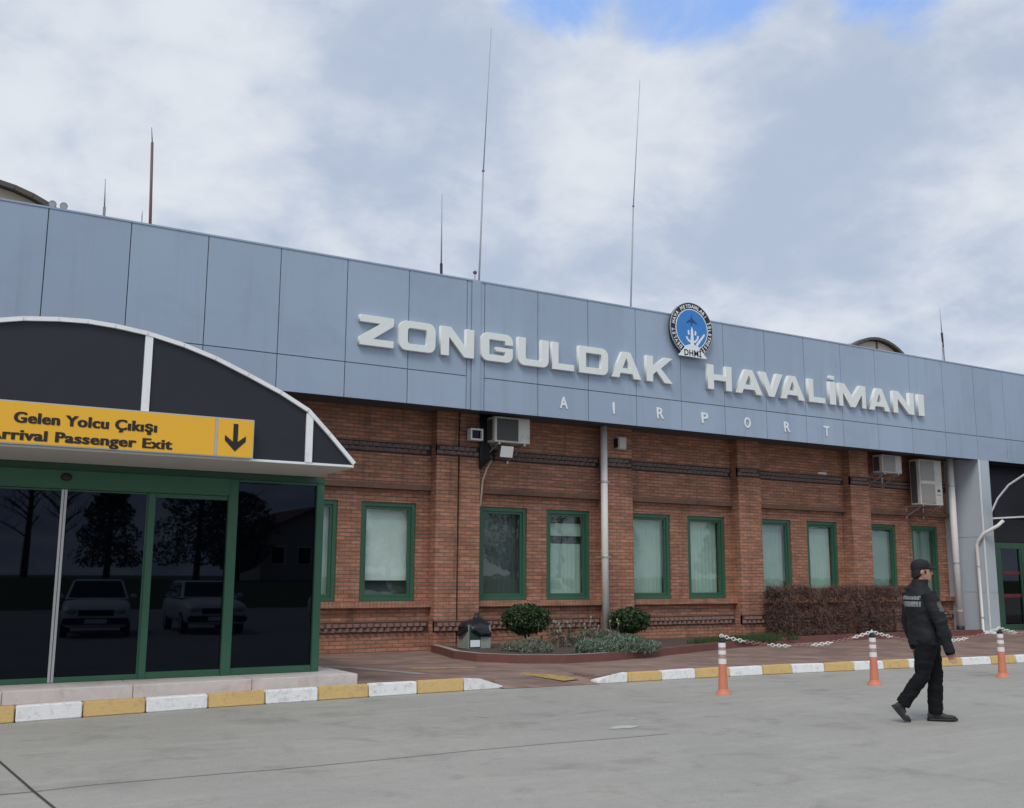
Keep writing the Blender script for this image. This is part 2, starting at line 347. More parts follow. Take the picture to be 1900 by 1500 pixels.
def dup(root, loc, rz=0, label=None):
    r = root.copy(); COL.objects.link(r); r.location = loc; r.rotation_euler = (0, 0, rz)
    if label: r['label'] = label
    for ch in list(root.children):
        c = ch.copy(); COL.objects.link(c); c.parent = r
        for g in ch.children:
            d = g.copy(); COL.objects.link(d); d.parent = c
    return r
def from_temp(data, mods=()):
    o = bpy.data.objects.new('temp', data); COL.objects.link(o)
    for typ, kw in mods:
        m = o.modifiers.new(typ, typ)
        for k, v in kw.items(): setattr(m, k, v)
    dg = bpy.context.evaluated_depsgraph_get(); dg.update()
    me = bpy.data.meshes.new_from_object(o.evaluated_get(dg), depsgraph=dg)
    bpy.data.objects.remove(o); return me
FONT = None
def text_mesh(s, size, extrude=.003, bold=0.0, space=1.0, width=None, height=None):
    c = bpy.data.curves.new('text', 'FONT'); c.body = s; c.size = size; c.extrude = extrude; c.offset = bold * size
    c.space_character = space; c.align_x = 'LEFT'; c.resolution_u = 4
    me = from_temp(c)
    xs = [v.co.x for v in me.vertices]; x0, x1 = min(xs), max(xs); ys = [v.co.y for v in me.vertices]
    k = (width / (x1 - x0)) if width else 1; kz = (height / (max(ys) - min(ys))) if height else 1
    for v in me.vertices:
        x, y, z = v.co; v.co = ((x - x0) * k, -z, y * kz)      # lies in XZ, faces -Y
    return me
def leaf_cloud(mb, pts_fn, n, size, mats=1, aspect=.5, updir=None, jitter=1.0):
    for i in range(n):
        p, nrm = pts_fn()
        d = Vector((random.gauss(0, 1), random.gauss(0, 1), random.gauss(0, 1))).normalized()
        if updir is not None: d = (Vector(updir) + d * jitter).normalized()
        a = d.cross(Vector((random.gauss(0, 1), random.gauss(0, 1), random.gauss(0, 1)))).normalized()
        L = size * random.uniform(.6, 1.4); W = L * aspect
        mb.mi = random.randrange(mats)
        mb.faces([p - d * L * .5, p + a * W * .5, p + d * L * .5, p - a * W * .5], [(0, 1, 2, 3)])

# ------------------------------------------------------------------ ground and pavement
g = MB(); g.faces([(-500, -500, 0), (500, -500, 0), (500, 500, 0), (-500, 500, 0)], [(0, 1, 2, 3)])
gr = put('ground', g, 'concrete'); tag(gr, kind='structure')
def strip(mb, pts, wd, z):
    pts = [Vector((x, y, z)) for x, y in pts]
    for a, b in zip(pts, pts[1:]):
        d = (b - a).normalized(); s = Vector((-d.y, d.x, 0)) * wd / 2
        mb.faces([a - s, b - s, b + s, a + s], [(0, 1, 2, 3)])
j = MB()
strip(j, [(.72, 13.0), (.96, 9.93), (1.06, 8.48), (1.13, 7.6), (1.45, 3.0)], .022, .004)
jo = put('concrete_joint', j, 'joint'); tag(jo, kind='structure')
j = MB()
jp = [(1.06, 8.48)]
while jp[-1][0] < 6.6: jp.append((jp[-1][0] + .45, 8.52 + .03 * math.sin(jp[-1][0] * 1.7) - .012 * jp[-1][0] + random.uniform(-.015, .015)))
strip(j, jp, .011, .0045)
strip(j, [(-6, 8.62), (1.06, 8.48)], .014, .0045)
jo2 = put('concrete_crack', j, 'joint'); tag(jo2, kind='structure')

KL = [(-12, 11.2), (-6, 11.75), (-2, 12.1), (1.31, 12.44), (2.0, 12.53), (3.42, 12.69), (4.83, 12.78), (6.26, 12.86), (7.67, 12.90)]
KR = [(9.13, 12.76), (11.04, 12.74), (13.03, 12.61), (15.06, 12.43), (17.71, 12.18), (20, 11.98), (26, 11.5), (34, 10.9), (44, 10.2)]
def kerb_y(P, x):
    for (x0, y0), (x1, y1) in zip(P, P[1:]):
        if x <= x1 or (x1, y1) == P[-1]: return y0 + (y1 - y0) * (x - x0) / (x1 - x0)
PZ = .13
pv = MB()
line = [(x, y + .13) for x, y in KL[:-1]] + [(7.55, 13.03)]
ramp = [(7.75, 13.5), (9.05, 13.45)]
right = [(9.25, 12.9)] + [(x, y + .13) for x, y in KR[1:]]
top = line + ramp + right
pv.prism_z(top + [(44, 18.9), (-12, 18.9)], -.02, PZ)
pvo = put('pavement', pv, 'paver'); tag(pvo, kind='structure')
rp = MB()
rp.faces([(7.62, 12.85, .005), (9.18, 12.74, .005), (9.28, 12.88, .02), (9.05, 13.45, PZ), (7.75, 13.5, PZ), (7.52, 13.04, .04), (9.25, 12.9, PZ), (7.55, 13.03, PZ)], [(0, 1, 2, 3, 4, 5), (2, 6, 3), (5, 4, 7)])
rpo = put('dropped_kerb_ramp', rp, 'paver'); tag(rpo, kind='structure')
ym = MB()
M['road_yellow'] = pbr('worn_yellow_paint', (.40, .27, .08), .8, .3, 8, dirt=(.19, .14, .11), dirt_amt=.9, dscale=5)
ym.faces([(7.15, 15.15, PZ + .004), (7.2, 14.92, PZ + .004), (8.2, 14.62, PZ + .004), (8.22, 14.86, PZ + .004)], [(0, 1, 2, 3)])
ym.faces([(8.45, 13.60, PZ + .004), (8.25, 13.52, PZ + .004), (8.68, 12.95, .055), (8.98, 12.98, .065), (8.9, 13.2, .10)], [(0, 1, 2, 3, 4)])
ymo = put('yellow_ground_marking', ym, 'road_yellow'); tag(ymo, kind='structure')
ls = MB(); strip(ls, [(5.7, 16.6), (6.45, 15.6), (6.85, 14.5), (6.95, 14.1)], .20, PZ + .004)
lso = put('pale_paving_strip', ls, 'planter_top'); tag(lso, kind='structure')
sp = MB(); M['splash'] = pbr('pale_stain', (.47, .47, .45), .8, .2, 6)
for cx, cy, rx, ry in ((6.78, 9.0, .22, .10), (7.25, 9.45, .06, .03), (5.9, 10.4, .05, .025)):
    sp.faces([(cx + rx * math.cos(t) * random.uniform(.6, 1.1), cy + ry * math.sin(t) * random.uniform(.6, 1.1), .004) for t in [k * math.pi / 7 for k in range(14)]], [tuple(range(14))])
spo = put('pale_ground_stain', sp, 'splash'); tag(spo, kind='structure')

def kerb(P, xs, col0, ztop, name, taper_first, taper_last):
    root = thing(name, None, None, (xs[0], kerb_y(P, xs[0]), 0), kind='structure'); k = col0
    for i, (a, b) in enumerate(zip(xs, xs[1:])):
        a2, b2 = a + .007, b - .007; ya, yb = kerb_y(P, a2), kerb_y(P, b2)
        m = MB(); za, zb = ztop + random.uniform(-.006, .006), ztop + random.uniform(-.006, .006)
        if taper_first and i == 0:
            mid = a2 + .30; ym_ = kerb_y(P, mid)
            m.prism_z([(a2, ya + .10), (a2 + .05, ya + .03), (mid, ym_), (b2, yb), (b2, yb + .13), (a2, ya + .16)], 0, ztop)
            for v in m.b.verts:
                if v.co.z > .05 and v.co.x < mid - .01: v.co.z = .055
        elif taper_last and i == len(xs) - 2:
            mid = b2 - .42; ym_ = kerb_y(P, mid)
            m.prism_z([(a2, ya), (mid, ym_), (b2 - .02, yb + .04), (b2, yb + .10), (a2, ya + .13)], 0, ztop)
            for v in m.b.verts:
                if v.co.z > .05 and v.co.x > mid + .01: v.co.z = .03
        else:
            d = random.uniform(-.008, .008)
            m.faces([(a2, ya + d, 0), (b2, yb + d, 0), (b2, yb + .13, 0), (a2, ya + .13, 0), (a2, ya + .015 + d, za), (b2, yb + .015 + d, zb), (b2, yb + .13, zb), (a2, ya + .13, za)],
                    [(0, 3, 2, 1), (4, 5, 6, 7), (0, 1, 5, 4), (1, 2, 6, 5), (2, 3, 7, 6), (3, 0, 4, 7)])
        put('kerbstone', m, 'kerb_white' if k else 'kerb_yellow', root, bev=.012); k = 1 - k
    return root
xl = [-5.5 + .97 * i for i in range(7)] + [1.31, 2.0, 2.69, 3.42, 4.13, 4.83, 5.54, 6.26, 6.98, 7.67]
kerb(KL, xl, 1 if (len(xl) - 2) % 2 == 0 else 0, .168, 'kerb', False, True)
xr = [9.13, 9.72, 10.37, 11.04, 11.72, 12.39, 13.03, 13.72, 14.38, 15.06, 15.66, 16.32, 16.97, 17.71, 18.4, 19.19] + [19.19 + .68 * i for i in range(1, 12)]
kerb(KR, xr, 1, .145, 'kerb', True, False)

# ------------------------------------------------------------------ terminal building
YF, YP, YW, YZ = 17.40, 18.25, 18.50, 18.57
B = thing('terminal_building', 'long airport terminal of red brick under a deep blue grey metal fascia', 'building', (0, YW, 0))
TOP, SEAM, BOT = 7.42, 5.445, 4.79
PIL = [(4.45, 5.2), (9.21, 10.20), (13.37, 14.10), (17.27, 18.01), (21.19, 21.90)]
WIN = [[(6.13, 7.28), (7.76, 8.93)], [(10.38, 11.53), (12.02, 13.15)], [(14.26, 15.42), (15.94, 17.10)], [(18.16, 19.30), (19.86, 20.97)], [(22.08, 23.24), (23.88, 24.98)]]
bays = [(5.2, 9.21), (10.20, 13.37), (14.10, 17.27), (18.01, 21.19), (21.90, 25.36)]
wall = MB(); sill = MB(); lint = MB()
wall.box(-8, 4.45, YW, 18.95, 0, 4.86)
for (a, b), ws in zip(bays, WIN):
    wall.box(a, b, YW, 18.95, 0, .97); wall.box(a, b, YW, 18.95, 3.36, 4.86)
    wall.box(a, b, YZ, 18.95, 3.0, 3.255)
    xs = [a] + [v for q in ws for v in q] + [b]
    for k in range(0, len(xs), 2): wall.box(xs[k], xs[k + 1], YZ, 18.95, 1.085, 3.0)
    sill.box(a + .002, b - .002, 18.385, 18.95, .972, 1.083)
    lint.box(a + .002, b - .002, 18.44, 18.95, 3.257, 3.358)
put('wall', wall, 'brick', B)
put('window_sill', sill, 'brick_sill', B); put('lintel_course', lint, 'lintel', B)
for i, (a, b) in enumerate(PIL):
    p = MB()
    if i == 1:
        p.box(a, 9.688, YP, 18.6, 0, 4.86); p.box(9.732, b, YP, 18.6, 0, 4.86)
        jt = MB().box(9.688, 9.732, 18.31, 18.5, 0, 4.86); put('movement_joint', jt, 'joint', B)
    else: p.box(a, b, YP, 18.6, 0, 4.86)
    put('pilaster', p, 'brick', B)
def dogtooth(xa, xb, y, z0, z1):  # backing and teeth coloured apart so the gaps look shaded
    m = MB(); h = (z1 - z0) / 3; m.box(xa, xb, y - .004, y + .06, z0 + .001, z1 - .001)
    m.box(xa, xb, y - .012, y + .06, z0 - .01, z0 + h * .14); m.box(xa, xb, y - .012, y + .06, z1 - h * .14, z1 + .01)
    q = .055
    for row, zc in ((0, z0 + (z1 - z0) * .28), (1, z0 + (z1 - z0) * .72)):
        x = xa + .06 + row * .07
        while x < xb - .07:
            m.mi = 1; zh = (z1 - z0) * .17 + random.uniform(-.004, .004)
            m.obox((x, y - .012 + random.uniform(-.006, .004), zc), (q * .62, q * .62, 0), (-q * .62, q * .62, 0), (0, 0, zh)); x += .14
    return m
for z0, z1 in ((3.965, 4.165), (.50, .695)):
    for a, b in bays:
        put('dogtooth_band', dogtooth(a, b, YW, z0, z1), ['tooth_gap_shade', 'tooth_lit'] if z0 > 2 else ['tooth_gap_shade_low', 'tooth_lit_low'], B)
    for a, b in PIL[1:]:
        put('dogtooth_band', dogtooth(a, b, YP, z0, z1), ['tooth_gap_shade', 'tooth_lit'] if z0 > 2 else ['tooth_gap_shade_low', 'tooth_lit_low'], B)
# fascia cladding: separate metal panels with open joints over a dark backing
seams = [1.72 + 1.28 * k for k in range(-8, 1)] + [3.0, 4.285, 5.585, 6.865, 8.13, 9.40]
s2 = [9.80, 11.06, 12.32, 13.59, 14.85, 16.14, 17.45, 18.76, 20.05, 21.33, 22.66, 24.02, 25.36, 26.69, 28.01] + [28.01 + 1.32 * k for k in range(1, 13)]
f = MB(); G_ = .008
def pan(a, b, z0, z1, dy=0.0):
    yb = YF + dy + random.uniform(-.0015, .0015)
    f.faces([(a, yb, z0), (b, yb, z0), (b, yb, z1), (a, yb, z1), (a, yb + .03, z0), (b, yb + .03, z0), (b, yb + .03, z1), (a, yb + .03, z1)],
            [(0, 1, 2, 3), (0, 4, 5, 1), (1, 5, 6, 2), (2, 6, 7, 3), (3, 7, 4, 0)])
for S in (seams, s2):
    for a, b in zip(S, S[1:]):
        pan(a + G_, b - G_, SEAM + G_, TOP - .03); pan(a + G_, b - G_, BOT, SEAM - G_)
pan(9.40 + G_, 9.50 - G_ / 2, BOT, TOP - .03, .004)
f.mi = 0
pan(9.50 + G_ / 2, 9.70, BOT - .01, TOP - .02, -.022); pan(9.70, 9.80 - G_, BOT, TOP - .03, .002)
put('fascia_cladding', f, 'fascia', B)
bk = MB().box(seams[0], s2[-1], YF + .028, YF + .32, BOT + .005, TOP - .035); put('fascia_backing', bk, 'fascia_gap', B)
cp_ = MB().box(seams[0], s2[-1], YF - .012, YF + .36, TOP - .03, TOP); put('coping', cp_, 'fascia', B)
so = MB().box(seams[0], s2[-1], YF + .321, 18.95, BOT + .07, BOT + .12); put('soffit', so, 'soffit', B)
rf = MB().box(seams[0], s2[-1], YF + .33, 48, 7.0, 7.2); put('roof', rf, 'roof', B)
bw = MB(); bw.box(-8, -7.6, 18.96, 47.5, 0, 7.0); bw.box(43.4, 43.8, 18.96, 47.5, 0, 7.0); bw.box(-7.6, 43.4, 47.1, 47.5, 0, 7.0)
bw.box(-8, 44, 18.96, 19.3, 4.9, 7.0); put('rear_wall', bw, 'brick', B)
# grey clad column
c_ = MB()
for z0, z1 in ((PZ, 1.205), (1.22, 2.685), (2.70, 4.845)): c_.box(25.36, 25.80, YF + .002, 18.6, z0, z1)
c_.box(25.37, 25.79, YF + .012, 18.6, PZ, 4.84)
put('column', c_, 'column', B)
tr = MB().box(25.345, 25.375, YF - .012, YF + .02, PZ, 4.79); put('corner_trim', tr, 'white_paint', B)
# windows
def ring(mb, x0, x1, z0, z1, wd, y0, y1):
    mb.box(x0, x0 + wd, y0, y1, z0, z1); mb.box(x1 - wd, x1, y0, y1, z0, z1)
    mb.box(x0 + wd, x1 - wd, y0, y1, z0, z0 + wd); mb.box(x0 + wd, x1 - wd, y0, y1, z1 - wd, z1)
def window(x0, x1, blind, style=0):
    z0, z1 = 1.085, 3.0
    fr = MB(); ring(fr, x0 + .001, x1 - .001, z0 + .001, z1 - .001, .085, 18.60, 18.72)
    o = put('window', fr, 'green', B, bev=.004)
    o.location = (0, 0, 0)
    sa = MB(); ring(sa, x0 + .087, x1 - .087, z0 + .087, z1 - .087, .05, 18.625, 18.70)
    q = put('sash', sa, 'green', o, bev=.004)
    pa = MB().box(x0 + .138, x1 - .138, 18.655, 18.663, z0 + .138, z1 - .138); put('pane', pa, 'pane', o)
    xa, xb, za, zb = x0 + .10, x1 - .10, z0 + .10, z1 - .10
    def sheet(m, z0_, z1_, mat, wav):
        n = 24
        vs = []; fs = []
        for i in range(n + 1):
            x = xa + (xb - xa) * i / n; y = 18.775 + wav * math.sin(i * 2.1 + x * 3)
            vs += [(x, y, z0_), (x, y, z1_)]
        for i in range(n): fs.append((2 * i, 2 * i + 2, 2 * i + 3, 2 * i + 1))
        mm = MB(); mm.faces(vs, fs); put(m, mm, mat, o, smooth=True)
    bk_ = MB().box(x0 + .002, x1 - .002, 18.86, 18.95, z0 + .002, z1 - .002); put('unlit_room_panel', bk_, 'room_dark', o)  # dark panel painted as the unlit room behind the glass
    if style == 1: sheet('roller_blind', za + .30, zb, blind, .0)
    elif style == 2: sheet('curtain', za, zb - .62, blind, .012); sheet('roller_blind', zb - .45, zb - .18, blind, 0)
    elif style == 0: sheet('curtain', za, zb, blind, .014)
    return o
styles = [[('blind_mid', 0), ('blind_white', 1)], [('room_dark', 0), ('blind_green', 2)], [('blind_green', 0), ('blind_green', 0)], [('blind_mid', 0), ('blind_green', 0)], [('blind_teal', 0), ('blind_teal', 0)]]
for ws, ss in zip(WIN, styles):
    for (a, b), (m_, st_) in zip(ws, ss): window(a, b, m_, st_)
# recessed entrance right of the column
rw = MB(); rw.box(25.8, 26.5, 18.36, 18.95, 0, 4.86); rw.box(26.5, 29.6, 18.36, 18.95, 2.62, 4.86); rw.box(29.6, 44, 18.36, 18.95, 0, 4.86)
put('entrance_wall', rw, 'canopy', B)  # charcoal colour stands in for the shade on this recessed wall
dr = MB(); ring(dr, 26.55, 28.42, PZ, 2.60, .17, 18.22, 18.33); dr.box(26.72, 27.29, 18.23, 18.32, PZ + .17, 2.43); dr.box(28.16, 28.25, 18.23, 18.32, PZ + .17, 2.43); dr.box(28.42, 29.6, 18.22, 18.33, PZ, 2.60)
do = put('door', dr, 'green', B, bev=.004)
put('pane', MB().box(27.28, 28.17, 18.27, 18.29, PZ + .16, 2.44), 'dark_glass', do)
put('red_band', MB().box(27.292, 28.158, 18.255, 18.268, 1.70, 1.79), 'red_band', do); put('red_band', MB().box(27.292, 28.158, 18.255, 18.268, 1.05, 1.15), 'red_band', do)
M['sand_paver'] = pbr('sand_paver', (.40, .33, .25), .85, .15, 5, grain=.15)
sd_ = MB(); sd_.faces([(25.4, 17.2, PZ + .004), (25.0, 15.4, PZ + .004), (27.0, 13.8, PZ + .004), (34, 13.6, PZ + .004), (34, 18.3, PZ + .004), (25.85, 18.3, PZ + .004), (25.85, 17.2, PZ + .004)], [tuple(range(7))])
sdo = put('sandy_paving', sd_, 'sand_paver'); tag(sdo, kind='structure')

# second canopy (barrel vault over the far entrance, its gable towards us)
C2 = thing('arched_canopy', 'dark barrel canopy with a thin white arched rim over the far right entrance', 'canopy', (25.9, 15.2, 3.2))
def arch2(r): 
    P = [(2.38, 3.21), (2.25, 3.38), (2.03, 3.74), (1.68, 4.08), (1.19, 4.33), (.6, 4.47), (0, 4.51)]
    P = [(d * (1 + r / 2.38), z + r * (z - 3.21) / 1.3) for d, z in P]
    return [(15.2 + d, z) for d, z in P] + [(15.2 - d, z) for d, z in P[-2::-1]]
put('gable_panel', MB().prism_x(arch2(-.05), 25.86, 25.92), 'canopy', C2)
put('vault', MB().prism_x(arch2(-.02), 25.93, 33.5), 'canopy', C2)
put('arch_rim', MB().tube([(25.84, y, z) for y, z in arch2(0)], .028, 8), 'white_paint', C2, smooth=True)
put('bottom_rim', MB().box(25.82, 25.87, 12.82, 17.58, 3.185, 3.225), 'white_paint', C2)
for (x, y) in ((26.1, 12.95), (33.2, 12.95), (33.2, 17.3)):
    put('post', MB().tube([(x, y, PZ), (x, y, 3.2)], .05), 'white_paint', C2)

# ------------------------------------------------------------------ glazed entrance porch with its arched canopy
V = thing('entrance_porch', 'green framed glass porch with dark sliding doors on a pink stone step', 'porch', (1.79, 13.66, PZ))
Y0 = 13.66; ZB, ZT = .28, 2.90
for c in (-1, 1):
    fr = MB()
    X = lambda d: 1.79 + c * d
    def bx(d0, d1, y0, y1, z0, z1): fr.box(min(X(d0), X(d1)), max(X(d0), X(d1)), y0, y1, z0, z1)
    bx(3.25, 3.36, Y0, Y0 + .12, ZB, ZT); bx(2.02, 2.15, Y0 - .01, Y0 + .11, ZB, ZT - .07); bx(1.00, 1.09, Y0 + .004, Y0 + .10, ZB, 2.60)
    bx(1.09, 2.02, Y0 + .006, Y0 + .10, 2.545, 2.60); bx(1.09, 2.02, Y0 + .006, Y0 + .10, ZB, .365)
    bx(2.15, 3.25, Y0 + .006, Y0 + .10, ZB, .37); bx(2.15, 3.25, Y0 + .006, Y0 + .10, 2.80, ZT - .07)
    # side wall of the porch
    for y in (15.2, 16.7, 18.14): bx(3.26, 3.36, y, y + .10, ZB, ZT)
    for z in (ZB, 2.80): bx(3.27, 3.35, Y0 + .12, 18.24, z, z + .09)
    put('frame', fr, 'green', V, bev=.006)
put('head_beam', MB().box(-.23, 3.81, Y0 - .035, Y0 + .14, 2.603, 2.83), 'green', V, bev=.006)
put('top_rail', MB().box(-1.55, 5.14, Y0 - .02, Y0 + .13, 2.832, 2.92), 'green_dark', V)
put('motion_sensor', MB().ball((1.79, Y0 - .045, 2.745), .062, 12, 8, (1.1, .7, .8)), 'black_text', V, smooth=True)
for a, b in ((.70, 1.785), (1.795, 2.79)):
    lf = MB(); ring(lf, a, b, ZB + .004, 2.598, .02, Y0 + .03, Y0 + .062); lf.box(a + .02, b - .02, Y0 + .032, Y0 + .06, ZB + .024, .345)
    d = put('sliding_door', lf, 'green', V)
    put('edge_trim', MB().box(*((b - .028, b + .001) if a < 1 else (a - .001, a + .028)), Y0 + .018, Y0 + .066, ZB + .006, 2.597), 'alu', d)
    put('pane', MB().box(a + .02, b - .02, Y0 + .042, Y0 + .05, .345, 2.578), 'dark_glass', d)
for c in (-1, 1):
    for d0, d1, z1 in ((1.09, 2.02, 2.545), (2.15, 3.25, 2.80)):
        xa, xb = sorted((1.79 + c * d0, 1.79 + c * d1))
        put('pane', MB().box(xa, xb, Y0 + .045, Y0 + .055, .366, z1), 'dark_glass', V)
    xs_ = sorted((1.79 + c * 3.29, 1.79 + c * 3.31))
    put('pane', MB().box(xs_[0], xs_[1], Y0 + .13, 18.12, .37, 2.79), 'dark_glass', V)
st = MB()
xs = [-2.2, -1.45, -.1, 1.22, 2.62, 4.06, 5.5]
for a, b in zip(xs, xs[1:]):
    ya, yb = 12.99 + .030 * (a - 1.2), 12.99 + .030 * (b - 1.2)
    st.faces([(a + .003, ya, PZ), (b - .003, yb, PZ), (b - .003, 14.2, PZ), (a + .003, 14.2, PZ), (a + .003, ya, .279), (b - .003, yb, .279), (b - .003, 14.2, .279), (a + .003, 14.2, .279)],
             [(4, 5, 6, 7), (0, 1, 5, 4), (1, 2, 6, 5), (2, 3, 7, 6), (3, 0, 4, 7)])
put('step', st, 'stone', V, bev=.008)
put('floor_slab', MB().box(-2.15, 5.45, 14.2, 18.2, PZ - .1, .276), 'stone', V)

CX, CY = 1.70, 12.20
K1 = thing('arched_canopy', 'black canopy with white arched rim and uprights above the glass entrance porch', 'canopy', (CX, CY, 2.93))
PR = [(0, 4.39), (.3, 4.375), (.66, 4.335), (1.08, 4.245), (1.46, 4.13), (1.86, 3.97), (2.28, 3.79), (2.64, 3.60), (2.93, 3.32), (3.27, 2.97)]
full = [(CX - d, z) for d, z in PR[::-1]] + [(CX + d, z) for d, z in PR[1:]]
put('front_panel', MB().prism_y([(x, z - .01) for x, z in full] + [(CX + 3.25, 2.95), (CX - 3.25, 2.95)], CY, CY + .04), 'canopy', K1)
put('vault_roof', MB().prism_y([(x, z - .02) for x, z in full] + [(CX + 3.24, 2.955), (CX - 3.24, 2.955)], CY + .041, YF - .03), 'canopy', K1)
def hx(d): return next(z0 + (z1 - z0) * (d - d0) / (d1 - d0) for (d0, z0), (d1, z1) in zip(PR, PR[1:]) if d <= d1)
rim = MB()
for (xa, za), (xb, zb) in zip(full, full[1:]):
    n = Vector((-(zb - za), 0, xb - xa)).normalized(); rim.obox(((xa + xb) / 2, CY - .005, (za + zb) / 2), Vector((xb - xa, 0, zb - za)) * .505, (0, .035, 0), n * .024)
put('arch_rim', rim, 'white_paint', K1)
for d in (-2.9, -1.31, .68, 2.665):
    put('upright', MB().box(CX + d - .043, CX + d + .043, CY - .03, CY - .002, 2.95, hx(abs(d)) - .015), 'white_paint', K1)
put('bottom_edge', MB().box(CX - 3.27, CX + 3.27, CY - .02, CY + .05, 2.922, 2.949), 'white_paint', K1)
put('soffit', MB().box(CX - 3.2, CX + 3.3, CY + .052, Y0 - .022, 2.921, 2.952), 'grey_soffit', K1)

# yellow direction sign hung on the canopy
SG = thing('direction_sign', 'yellow sign with black Turkish and English lettering and a down arrow', 'sign', (1.7, CY - .05, 2.93))
sx0, sx1, sz0, sz1 = -.23, 3.635, 2.935, 3.405; sy = CY - .13
put('sign_body', MB().box(sx0, sx1, sy, CY - .032, sz0, sz1), 'alu', SG, bev=.005)
put('sign_face', MB().box(sx0 + .012, 3.165, sy - .004, sy - .0005, sz0 + .014, sz1 - .014), 'yellow_sign', SG)
put('arrow_face', MB().box(3.20, sx1 - .014, sy - .004, sy - .0005, sz0 + .014, sz1 - .014), 'yellow_sign', SG)
put('divider', MB().box(3.168, 3.197, sy - .006, sy - .0005, sz0 + .014, sz1 - .014), 'alu', SG)
def place_text(name, s, x, y, z, wd, ht, mat, parent, bold=.03, ext=.002, heavy=0):
    me = text_mesh(s, .2, ext, bold, 1.0 + bold * 4.0, width=wd, height=ht)
    if heavy:                              # thicken the strokes sideways with shifted copies
        vs, fs = [], []
        for k, dx in enumerate((-heavy, 0, heavy)):
            n0 = len(vs); vs += [(v.co.x + dx, v.co.y - .0006 * k, v.co.z) for v in me.vertices]; fs += [tuple(n0 + i for i in f_.vertices) for f_ in me.polygons]
        bpy.data.meshes.remove(me); me = bpy.data.meshes.new(name); me.from_pydata(vs, [], fs)
    me.materials.append(M[mat])
    o = link(name, me, parent)
    off = Vector((0, 0, 0)); p = parent
    while p is not None: off += p.location; p = p.parent
    me.transform(Matrix.Translation(Vector((x, y, z)) - off)); return o
place_text('lettering', 'Gelen Yolcu \u00c7\u0131k\u0131\u015f\u0131', 1.025, sy - .006, 3.170, 1.475, .152, 'black_text', SG, .018, .002, .0065)
place_text('lettering', 'Arrival Passenger Exit', .775, sy - .006, 2.984, 1.905, .150, 'black_text', SG, .018, .002, .0065)
ac_ = 3.41
ar = MB().prism_y([(ac_ - .028, 3.34), (ac_ - .028, 3.125), (ac_ - .125, 3.20), (ac_ - .125, 3.135), (ac_, 3.01), (ac_ + .125, 3.135), (ac_ + .125, 3.20), (ac_ + .028, 3.125), (ac_ + .028, 3.34)], sy - .008, sy - .0045)
put('arrow', ar, 'black_text', SG)

